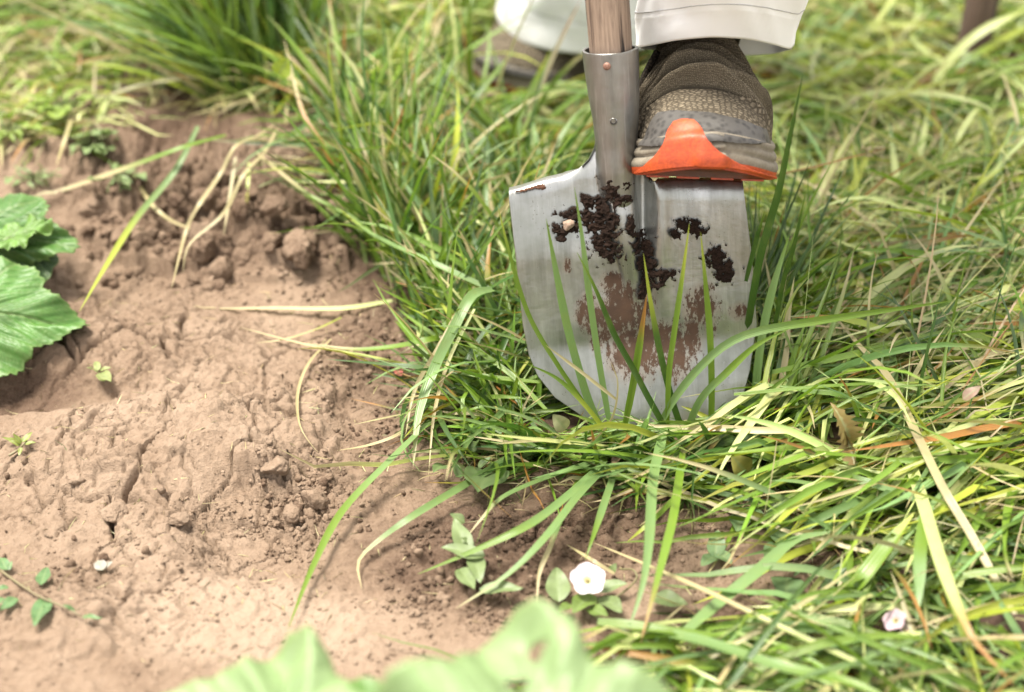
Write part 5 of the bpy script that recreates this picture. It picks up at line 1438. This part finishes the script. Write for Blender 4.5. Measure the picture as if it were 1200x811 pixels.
lobed_leaf('leaf', sq2, base, tip, (0.0, -0.2, 1), 5, 0.03, (0.14, 0.30, 0.05), (0.3, 0.45, 0.2), (0.25, 0.4, 0.2), cup=-0.06, seed=31, ruffle=0.10, widthf=0.8)
stem_obj('leaf_stalk', sq2, [b_, b_ + np.array([-.02, .02, .03]), base], .004, .003, (0.3, 0.42, 0.16))

def small_leaf(name, parent, base, tip, wr=0.5, col=(0.1, 0.22, 0.05), nh=(0, -.2, 1), arrow=0.0, fold=0.12, curl=0.1, seed=0, tooth=0.0):
    base = np.array(base, float); tip = np.array(tip, float); ax = tip - base; L = np.linalg.norm(ax); ax /= L
    nn = np.array(nh, float); nn -= nn.dot(ax) * ax; nn /= np.linalg.norm(nn); sx = np.cross(ax, nn)
    na_, nb_ = 19, 9
    t = np.linspace(0, 1, na_); s = np.linspace(-1, 1, nb_)
    w = np.sin(np.pi * np.clip(t, 0, 1) ** 0.75) ** 0.8 * (1 - 0.25 * t) + 0.01
    if tooth: w = w * (1 + tooth * np.sin(t * 40))
    x = (w[:, None] * s[None] * wr * 0.5)
    y = t[:, None] - arrow * np.abs(s[None]) * (1 - t[:, None]) ** 2
    z = fold * np.abs(x) * 2 - curl * (t[:, None] - 0.4) ** 2 + 0.03 * np.sin(t[:, None] * 9 + seed) * np.abs(s[None])
    Pw = (x[..., None] * sx + y[..., None] * ax + z[..., None] * nn) * L
    if max(col) < .7: col = kc(col, .62)
    c = np.array(col) * (1 + 0.2 * fbm(x * 5 + seed, y * 5, 2, 3))[..., None]
    mid = np.exp(-(np.abs(s) / 0.12) ** 2)[None, :, None] * 0.5
    c = c * (1 - mid) + np.array([0.20, 0.26, 0.11]) * mid
    o = new_mesh_obj(name, Pw.reshape(-1, 3), grid_faces(na_, nb_), M['weed'], parent)
    o.location = Vector(base) - (Vector(parent.location) if parent else Vector())
    color_attr(o, 'tint', np.clip(c, .01, .8).reshape(-1, 3))
    return o

# bindweed with the white flower
WG = (0.24, 0.32, 0.125)
fb = G(690, 700, 0.0)
bw = empty('bindweed', fb); tag(bw, 'low bindweed with one open white flower on the soil', 'flowering weed')
def flower(parent, c, r, nrm, seed=0, tint=(0.62, 0.57, 0.59)):
    c = np.array(c, float); nn = np.array(nrm, float); nn /= np.linalg.norm(nn)
    sx = np.cross(nn, [0, 1, 0.0]); sx /= np.linalg.norm(sx); sy = np.cross(nn, sx)
    fo = empty('flower', Vector(c) - Vector(parent.location), parent)
    nt, nr_ = 60, 14; th_ = np.linspace(0, 2 * np.pi, nt, endpoint=False); q = np.linspace(0.12, 1, nr_)
    Ro = r * (1 + 0.06 * np.cos(5 * th_ + seed) + 0.02 * np.sin(11 * th_))
    x = Ro[:, None] * q * np.cos(th_)[:, None]; y = Ro[:, None] * q * np.sin(th_)[:, None]
    z = r * (0.55 * np.sqrt(q)[None] - 0.55 + 0.04 * q[None] ** 3 * np.sin(5 * th_)[:, None])
    P_ = x[..., None] * sx + y[..., None] * sy + z[..., None] * nn
    F = [tuple(f) for f in np.concatenate([grid_faces(nt, nr_), np.stack([np.array([(nt - 1) * nr_ + j, j, j + 1, (nt - 1) * nr_ + j + 1]) for j in range(nr_ - 1)])])]
    o = new_mesh_obj('petals', P_.reshape(-1, 3), F, M['petal'], fo)
    cc = np.tile(np.array(tint), (nt * nr_, 1)).reshape(nt, nr_, 3)
    k_ = (1 - sstep(0.15, 0.42, q))[None, :, None]; cc = cc * (1 - k_) + np.array([0.50, 0.44, 0.22]) * k_
    k_ = np.clip(np.cos(5 * th_ + seed) - 0.75, 0, 1)[:, None, None] * 1.2 * (q[None, :, None]); cc = cc * (1 - k_) + np.array([0.50, 0.36, 0.42]) * k_
    color_attr(o, 'tint', np.clip(cc, 0, .9).reshape(-1, 3))
    v, f = tube_geo(np.array([[0, 0, 0], nn * r * 0.12, nn * r * 0.22]) - nn * r * .35, [r * .07, r * .09, r * .03], 8)
    s_ = new_mesh_obj('stamen', v, f, M['weed'], fo); color_attr(s_, 'tint', np.tile(np.array([.45, .38, .15]), (len(v), 1)))
    return fo
t_ = NT('petal'); t_.set(Base_Color=t_.attr('tint'), Roughness=0.6)
tr_ = t_.new('ShaderNodeBsdfTranslucent'); t_.link(t_.attr('tint'), tr_.inputs[0]); mx_ = t_.new('ShaderNodeMixShader'); mx_.inputs[0].default_value = .3
t_.link(t_.b.outputs[0], mx_.inputs[1]); t_.link(tr_.outputs[0], mx_.inputs[2]); t_.link(mx_.outputs[0], t_.out.inputs[0]); M['petal'] = t_.m
flower(bw, G(689, 678, .022), .0122, (0.02, -0.45, 1), 1)
stem_obj('stem', bw, [fb, G(692, 694, .008), G(689, 682, .014)], .0011, .0009, (0.2, 0.3, 0.08))
stem_obj('stem', bw, [fb, G(720, 700, .006), G(745, 680, .010), G(742, 668, .012), G(726, 667, .008)], .0009, .0007, (0.3, 0.25, 0.12))
for i, (b0, t0, wr, col, ar) in enumerate([((655, 705), (652, 664), .62, WG, 0.), ((702, 690), (735, 683), .6, WG, .2), ((690, 700), (672, 716), .6, (0.2, .3, .06), .2), ((708, 702), (728, 716), .6, WG, .2), ((716, 672), (722, 660), .8, WG, 0.),
                                         ((768, 700), (806, 708), .62, WG, 0.1), ((690, 712), (712, 722), .5, (.2, .3, .06), 0.), ((668, 708), (655, 716), .5, (.2, .3, .06), 0.)]):
    small_leaf('leaf', bw, G(*b0, .008), G(*t0, .014), wr, col, arrow=ar, seed=i)

# grey-green bindweed leaves left of it
c_ = G(560, 655, 0)
w2 = empty('bindweed', c_); tag(w2, 'low weed with wide grey green leaves lying under the fan of blades', 'weed')
for i, (b0, t0, wr, ar) in enumerate([((560, 650), (517, 640), .5, .2), ((556, 652), (563, 682), .55, .2), ((566, 690), (613, 688), .42, .1), ((548, 650), (532, 606), .45, 0.), ((545, 612), (527, 602), .7, 0), ((540, 668), (556, 690), .55, .1), ((556, 640), (540, 630), .6, 0)]):
    small_leaf('leaf', w2, G(*b0, .012), G(*t0, .018), wr, WG, arrow=ar, seed=i + 20)
stem_obj('stem', w2, [c_, G(548, 630, .008), G(536, 612, .01)], .0012, .0008, (0.25, 0.3, 0.13))
# withered pinkish flower lower right
c_ = G(1048, 745, 0)
w3 = empty('bindweed', c_); tag(w3, 'small bindweed with a closed pinkish white flower, lower right', 'flowering weed')
flower(w3, G(1048, 726,   .022), .0080, (-0.5, -0.3, .9), 3, (0.46, 0.34, 0.37)); flower(w3, G(1062, 738, .018), .006, (0.6, -0.3, .7), 4, (0.48, .38, .40))
stem_obj('stem', w3, [c_, G(1050, 736, .012), G(1049, 730, .018)], .001, .0008, (0.3, 0.32, 0.1))
small_leaf('leaf', w3, G(1050, 752, .006), G(1075, 770, .012), .5, WG, seed=2)
# seedlings in the right-hand soil gap
for k_, (cx, cy, lab, ls) in enumerate([
    (865, 610, 'seedling with round pale leaves under the yellow withered leaf', [((868, 600), (856, 590), .8), ((868, 606), (864, 622), .7), ((872, 598), (898, 606), .5), ((884, 604), (900, 610), .5)]),
    (915, 622, 'seedling with grey heart shaped leaves beside the broad light blade', [((915, 615), (916, 640), .8), ((915, 612), (928, 606), .7), ((910, 640), (896, 652), .7)]),
    (925, 690, 'seedling in the soil gap with one leaf pointing at the camera', [((922, 678), (922, 700), .8), ((930, 675), (940, 668), .7)]),
    (975, 672, 'seedling with two arrow shaped leaves right in the soil gap', [((975, 680), (998, 658), .7), ((972, 682), (968, 664), .7), ((976, 686), (962, 690), .5)]),
    (840, 640, 'seedling low between the hanging blades', [((838, 650), (842, 620), .6), ((842, 648), (858, 660), .7), ((836, 652), (822, 662), .6)])]):
    c_ = G(cx, cy, 0); w = empty('seedling', c_); tag(w, lab, 'seedling')
    for i, (b0, t0, wr) in enumerate(ls): small_leaf('leaf', w, G(*b0, .006), G(*t0, .013), wr, (0.17, 0.28, 0.12), arrow=.15, seed=k_ * 5 + i)
    stem_obj('stem', w, [c_, G(cx + 1, cy - 4, .005), G(*ls[0][0], .006)], .0009, .0006, (0.25, 0.32, 0.12), 6)

# little sprouts on the bare soil
def sprout(name, lab, cat, cx, cy, ls, col, stem=None, sc=.008):
    c_ = G(cx, cy, 0); w = empty(name, c_); tag(w, lab, cat)
    for i, (b0, t0, wr) in enumerate(ls): small_leaf('leaf', w, G(*b0, sc * .6), G(*t0, sc), wr, col, seed=i + cx)
    if stem: stem_obj('stem', w, [G(*q, .004) for q in stem], .0011, .0007, (0.36, 0.28, 0.16), 6)
    return w
sprout('sprout', 'tiny pale green sprout on the mound below the bank', 'sprout', 115, 436, [((115, 436), (102, 430), .4), ((115, 434), (112, 421), .4), ((117, 434), (130, 430), .45), ((117, 437), (122, 447), .5), ((118, 436), (130, 447), .4)], (0.38, 0.42, 0.16))
sprout('sprout', 'small sprout with yellow tinged leaves at the left edge', 'sprout', 25, 520, [((25, 520), (15, 508), .5), ((26, 518), (38, 506), .5), ((28, 520), (42, 518), .45), ((24, 522), (10, 516), .4), ((25, 524), (22, 534), .5), ((22, 518), (2, 512), .3)], (0.30, 0.34, 0.06), [(10, 534), (20, 528), (28, 520), (34, 512)])
sprout('creeping_weed', 'creeping stem with small oval leaves at the left edge of the soil', 'weed', 40, 700, [((8, 668), (0, 652), .5), ((10, 668), (14, 657), .5), ((10, 688), (-6, 690), .5), ((20, 700), (0, 715), .5), ((48, 685), (55, 664), .45), ((54, 702), (40, 732), .42), ((58, 704), (52, 718), .4), ((88, 716), (74, 708), .4), ((96, 722), (120, 724), .25), ((4, 700), (-12, 712), .5)], (0.14, 0.28, 0.10), [(0, 668), (22, 684), (48, 700), (72, 710), (95, 722)])
sprout('sprout', 'sprout with pink stem ends among straw at the soil edge', 'sprout', 462, 430, [((462, 432), (455, 420), .4), ((464, 432), (470, 440), .4)], (0.5, 0.12, 0.12))
sprout('weed', 'light green leafy weed low in the grass left of the spade foot', 'weed', 600, 520, [((540, 560), (530, 540), .5), ((560, 548), (575, 535), .5), ((556, 530), (548, 512), .6), ((575, 552), (560, 575), .6), ((520, 545), (508, 552), .5), ((590, 520), (603, 505), .5), ((560, 500), (552, 484), .5)], (0.2, 0.3, 0.11), [(540, 562), (556, 540), (580, 525), (600, 515)], .02)
# yellow-green leafy weeds in the upper left
for k_, (cx, cy, n_, lab) in enumerate([(12, 150, 17, 'yellow green leafy weed at the left edge above the squash'), (70, 120, 20, 'yellow green leafy weed second from the left edge, beside the dark hollow'), (110, 165, 26, 'feathery pale weed on the soil left of the hollow'), (40, 205, 22, 'feathery pale weed just above the squash leaves'), (135, 205, 16, 'small feathery weed at the left end of the bank')]):
    c_ = G(cx, cy, 0); w = empty('leafy_weed', c_); tag(w, lab, 'weed')
    rs = np.random.default_rng(40 + k_)
    col = (0.30, 0.42, 0.05) if k_ < 2 else (0.28, 0.38, 0.15)
    for i in range(n_):
        a0 = rs.uniform(0, 6.28); r0 = rs.uniform(.2, 1); bx, by = cx + 26 * r0 * math.cos(a0), cy + 14 * r0 * math.sin(a0)
        a1 = a0 + rs.normal() * .6; l_ = rs.uniform(12, 24) if k_ < 2 else rs.uniform(9, 17)
        small_leaf('leaf', w, G(bx, by, .012), G(bx + l_ * math.cos(a1), by + l_ * .6 * math.sin(a1), .012 + rs.uniform(0, .015)), .45 if k_ < 2 else .3, col, seed=i, tooth=.15)
        stem_obj('stem', w, [c_, G((cx + bx) / 2, (cy + by) / 2, .012), G(bx, by, .012)], .0008, .0006, (0.3, 0.34, 0.14), 5)
# fallen leaves
def single_leaf(lab, b0, t0, wr, col, dz0, dz1, nh=(0, -.3, 1), curl=.1, fold=.12, cat='leaf', seed=0, tooth=0.0, group=None, name='fallen_leaf'):
    o = small_leaf(name, None, G(*b0, dz0), G(*t0, dz1), wr, col, nh, 0, fold, curl, seed, tooth); tag(o, lab, cat, group); return o
single_leaf('yellowed oval leaf with brown spots below the spade foot', (876, 556), (858, 534), .95, (0.42, 0.38, 0.09), .012, .03, (0.2, -.8, .6), seed=3)
single_leaf('pale beige leaf standing at the lower left of the spade', (664, 503), (648, 486), .8, (0.50, 0.48, 0.26), .03, .045, (0, -1, .5), seed=4)
single_leaf('tiny reddish brown leaf in the litter below the spade tip', (716, 542), (728, 536), .8, (0.42, 0.24, 0.15), .012, .016, seed=5)
single_leaf('round yellow green leaf in the grass right of the big tuft', (326, 88), (338, 68), .95, (0.42, 0.55, 0.05), .10, .12, (0, -1, .4), seed=6)
single_leaf('crumpled brown leaf hanging in the grass right of the spade foot', (998, 520), (980, 476), .55, (0.36, 0.25, 0.09), .05, .08, (0.3, -1, .3), .9, .6, seed=7, tooth=.4)
single_leaf('second crumpled brown leaf clinging under the first', (1004, 545), (990, 500), .4, (0.30, 0.19, 0.08), .04, .06, (-0.5, -1, .3), -.8, .8, seed=8, tooth=.4)
single_leaf('small white petal lying on the bare soil', (120, 668), (114, 655), .5, (0.52, 0.48, 0.43), .004, .006, seed=9, cat='petal', name='petal')
single_leaf('second white petal folded beside the first on the bare soil', (120, 666), (132, 657), .5, (0.52, 0.48, 0.43), .004, .008, seed=10, cat='petal', name='petal')
single_leaf('pale pink withered petal among the grass at the far right', (1128, 468), (1150, 452), .6, (0.45, 0.28, 0.22), .07, .08, seed=11, cat='petal', name='petal')

# ------------------------------------------------------------------ loose clods, crumbs, litter
M['clod2'] = mat_simple_soil('dark_clod', (0.06, 0.035, 0.024), (0.15, 0.095, 0.07), 200)
def clod(lab, px, py, r_px, seed, sq=.75, mat='soil', group=None, sink=.35):
    r = r_px / 1458.0; p = G(px, py, 0)
    o = lump('soil_clod', r, M[mat], None, seed, sq, 4)
    gi, gj = np.searchsorted(GX, p[0]) - 1, np.searchsorted(GY, p[1]) - 1
    float_attr(o, 'dry', np.full(len(o.data.vertices), max(0.3, float(DRY[gi, gj]) + .05)))
    o.location = (p[0], p[1], p[2] + r * sq * (1 - sink) * .8); o.rotation_euler = (rng.uniform(-.3, .3), rng.uniform(-.3, .3), rng.uniform(0, 6))
    return tag(o, lab, 'soil clod', group)
clod('single rounded clod on the pale soil left of the cracked patch', 141, 549, 19, 1, .8)
clod('large flat topped clod in the middle of the cracked patch', 284, 534, 24, 2, .6, sink=.6)
clod('angular clod right of the large flat one, split by a crack', 322, 550, 20, 3, .6, sink=.6)
clod('clod at the right rim of the hollow with a crack around it', 369, 590, 17, 4, .8, sink=.5)
clod('low round clod in the right wall of the hollow', 343, 606, 14, 5, .7, sink=.5)
clod('biggest clod at the right end of the bank under the tuft', 352, 296, 27, 6, .8, sink=.4)
clod('clod left of the biggest one on the bank, above a dark gap', 296, 290, 25, 7, .75, sink=.4)
clod('tall clod at the foot of the bank in its middle', 262, 318, 22, 8, .9, sink=.4)
clod('smooth slab of soil tucked under the tuft roots', 322, 245, 26, 9, .5, sink=.4)
clod('long lump of soil high on the bank at the right', 372, 236, 22, 10, .6, sink=.4)
clod('tan lump at the left of the bank near the squash leaf', 110, 250, 20, 11, .6, sink=.5)
clod('lump on the left shoulder of the bank', 150, 300, 20, 12, .6, sink=.5)
clod('reddish lump of soil between the grass hub and the fan', 640, 556, 18, 13, .7, sink=.3)
clod('small pale clod left of the bottom soil heap', 458, 703, 6, 14, .8)
clod('low clod at the lower left of the soil', 90, 560, 16, 15, .5, sink=.6)
clod('clod above the petals on the bare soil', 133, 602, 18, 16, .5, sink=.6)
clod('dark grey brown clod in the grass at the bottom right corner', 1178, 770, 44, 17, .7, 'clod2', sink=.3)
clod('pair of lumps at the bottom of the cracked patch, lower one', 210, 612, 13, 18, .6, sink=.4)
clod('clod above the pair at the bottom of the cracked patch', 200, 575, 16, 19, .6, sink=.5)
# medium clods nothing tells apart
zone = [(290, 270, 150, 45, 46, 5, 14), (355, 575, 60, 40, 26, 4, 9), (560, 690, 80, 36, 34, 4, 9), (430, 385, 50, 60, 24, 4, 8), (470, 610, 50, 55, 26, 3, 7), (690, 610, 100, 50, 20, 3, 7), (160, 240, 140, 50, 26, 5, 12), (90, 600, 110, 90, 18, 4, 8)]
SZ = np.array([3.2, 4.2, 5.5, 7.5, 10.0, 13.0, 17.0, 22.0]) / 1458.0
protos = []
for i in range(6):
    row = []
    for k_, r_ in enumerate(SZ):
        o = lump('soil_lump', float(r_), M['soil'], None, 50 + i * 7 + k_, .75, 2 if k_ < 4 else 3 if k_ < 6 else 4)
        float_attr(o, 'dry', np.full(len(o.data.vertices), rng.uniform(.35, .7))); row.append(o.data)
        bpy.data.objects.remove(o)
    protos.append(row)
for (cx, cy, rx, ry, n_, r0, r1) in zone:
    for _ in range(n_):
        a_ = rng.uniform(0, 6.28); q = math.sqrt(rng.uniform()); r = (r0 + (r1 - r0) * rng.uniform() ** 2) / 1458.0
        p = G(cx + rx * q * math.cos(a_), cy + ry * q * math.sin(a_), 0); k_ = int(np.argmin(np.abs(SZ - r)))
        o = bpy.data.objects.new('soil_lump', protos[rng.integers(6)][k_]); C.objects.link(o)
        o.location = (p[0], p[1], p[2] + float(SZ[k_]) * .25); o.rotation_euler = tuple(rng.uniform(0, 6.28, 3))
        tag(o, 'small loose lump of brown soil lying on the bare ground', 'soil lump', 'small lumps of loose soil')
# clods heaped along the bank, broken from it
for (cx, cy, rx, ry, n_, r0, r1) in [(285, 272, 150, 38, 62, 9, 23), (350, 300, 70, 26, 24, 8, 17), (190, 235, 110, 40, 32, 9, 20), (350, 235, 60, 28, 18, 11, 23), (120, 300, 70, 40, 18, 8, 16), (230, 325, 110, 16, 20, 7, 14)]:
    for _ in range(n_):
        a_ = rng.uniform(0, 6.28); q = math.sqrt(rng.uniform()); r = (r0 + (r1 - r0) * rng.uniform() ** 1.6) / 1458.0
        p = G(cx + rx * q * math.cos(a_), cy + ry * q * math.sin(a_), 0); k_ = int(np.argmin(np.abs(SZ - r)))
        o = bpy.data.objects.new('soil_clod', protos[rng.integers(6)][k_]); C.objects.link(o)
        o.location = (p[0], p[1], p[2] + float(SZ[k_]) * rng.uniform(-.15, .35)); o.rotation_euler = tuple(rng.uniform(0, 6.28, 3))
        tag(o, 'broken clod of brown soil in the heap along the bank', 'soil clod', 'clods heaped along the bank')
# crumbs, one body of stuff
def crumbs():
    import bmesh
    bm = bmesh.new(); bmesh.ops.create_icosphere(bm, subdivisions=1, radius=1.0)
    bv = np.array([v.co[:] for v in bm.verts]); bf = np.array([[v.index for v in f.verts] for f in bm.faces]); bm.free()
    X_, Y_, S_ = [], [], []
    for (cx, cy, rx, ry, n_, r0, r1) in [(270, 560, 330, 230, 1500, .0005, .0018), (300, 620, 95, 60, 1500, .0005, .0016), (560, 680, 110, 60, 1700, .0006, .0026), (440, 420, 70, 110, 1600, .0006, .0026),
                                         (290, 280, 180, 70, 1300, .0008, .003), (380, 740, 150, 60, 600, .0005, .002), (700, 620, 130, 60, 1100, .0005, .0022), (100, 720, 150, 90, 900, .0006, .002), (350, 590, 70, 50, 900, .0008, .003), (900, 650, 120, 60, 700, .0006, .0022)]:
        a_ = rng.uniform(0, 6.28, n_); q = np.sqrt(rng.uniform(size=n_)) * 1.1
        px, py = cx + rx * q * np.cos(a_), cy + ry * q * np.sin(a_)
        dd = _f[None] + ((px - PW / 2) / FPX)[:, None] * _r - ((py - PH / 2) / FPX)[:, None] * _u
        t = -CAM[2] / dd[:, 2]; X_.append(CAM[0] + t * dd[:, 0]); Y_.append(CAM[1] + t * dd[:, 1])
        S_.append(r0 + (r1 - r0) * rng.uniform(size=n_) ** 3)
    x, y, s = map(np.concatenate, (X_, Y_, S_))
    kp = fbm(x * 38, y * 38, 3, 66) + 0.3 * rng.normal(size=len(x)) + (s > .0016) * .25 > 0.08
    x, y, s = x[kp], y[kp], s[kp]; n_ = len(x)
    z = ground_h(x, y) + s * 0.4
    an_ = rng.uniform(0, 6.28, n_)
    v = bv[None] * (1 + 0.25 * rng.normal(size=(n_, len(bv), 1)))
    v = v * s[:, None, None] * np.stack([np.ones(n_), rng.uniform(.6, 1, n_), rng.uniform(.5, .9, n_)], -1)[:, None]
    vx = v[..., 0] * np.cos(an_)[:, None] - v[..., 1] * np.sin(an_)[:, None]; vy = v[..., 0] * np.sin(an_)[:, None] + v[..., 1] * np.cos(an_)[:, None]
    V = np.stack([vx + x[:, None], vy + y[:, None], v[..., 2] + z[:, None]], -1).reshape(-1, 3)
    F = (bf[None] + (np.arange(n_) * len(bv))[:, None, None]).reshape(-1, 3)
    o = new_mesh_obj('soil_crumbs', V, F, M['soil'], smooth=False)
    gi = np.clip(np.searchsorted(GX, x) - 1, 0, len(GX) - 1); gj = np.clip(np.searchsorted(GY, y) - 1, 0, len(GY) - 1)
    float_attr(o, 'dry', np.repeat(np.clip(DRY[gi, gj] - 0.05 + 0.12 * rng.normal(size=n_), 0, 1), len(bv)))
    tag(o, 'fine crumbs of soil strewn over the bare ground', 'soil crumbs', kind='stuff')
crumbs()
# litter of fine dry bits
lit = build_grass('plant_litter', [gen(420, poly_sampler([(0, 380), (420, 300), (520, 560), (700, 560), (980, 640), (960, 700), (600, 720), (200, 790), (0, 790)]), 0, 180, 3, 2, (.006, .022), (.0004, .0009), .1, dict(straw=.8, brown=.2), 4, 0, (.0003, .001)),
                                   gen(260, poly_sampler([(500, 440), (900, 440), (930, 600), (700, 590), (520, 550)]), 0, 180, 8, 6, (.02, .06), (.0006, .0014), .4, dict(straw=.8, orange=.2), 6, 0, (.001, .01))])
tag(lit, 'fine dry bits of straw on the soil', 'plant litter', kind='stuff')
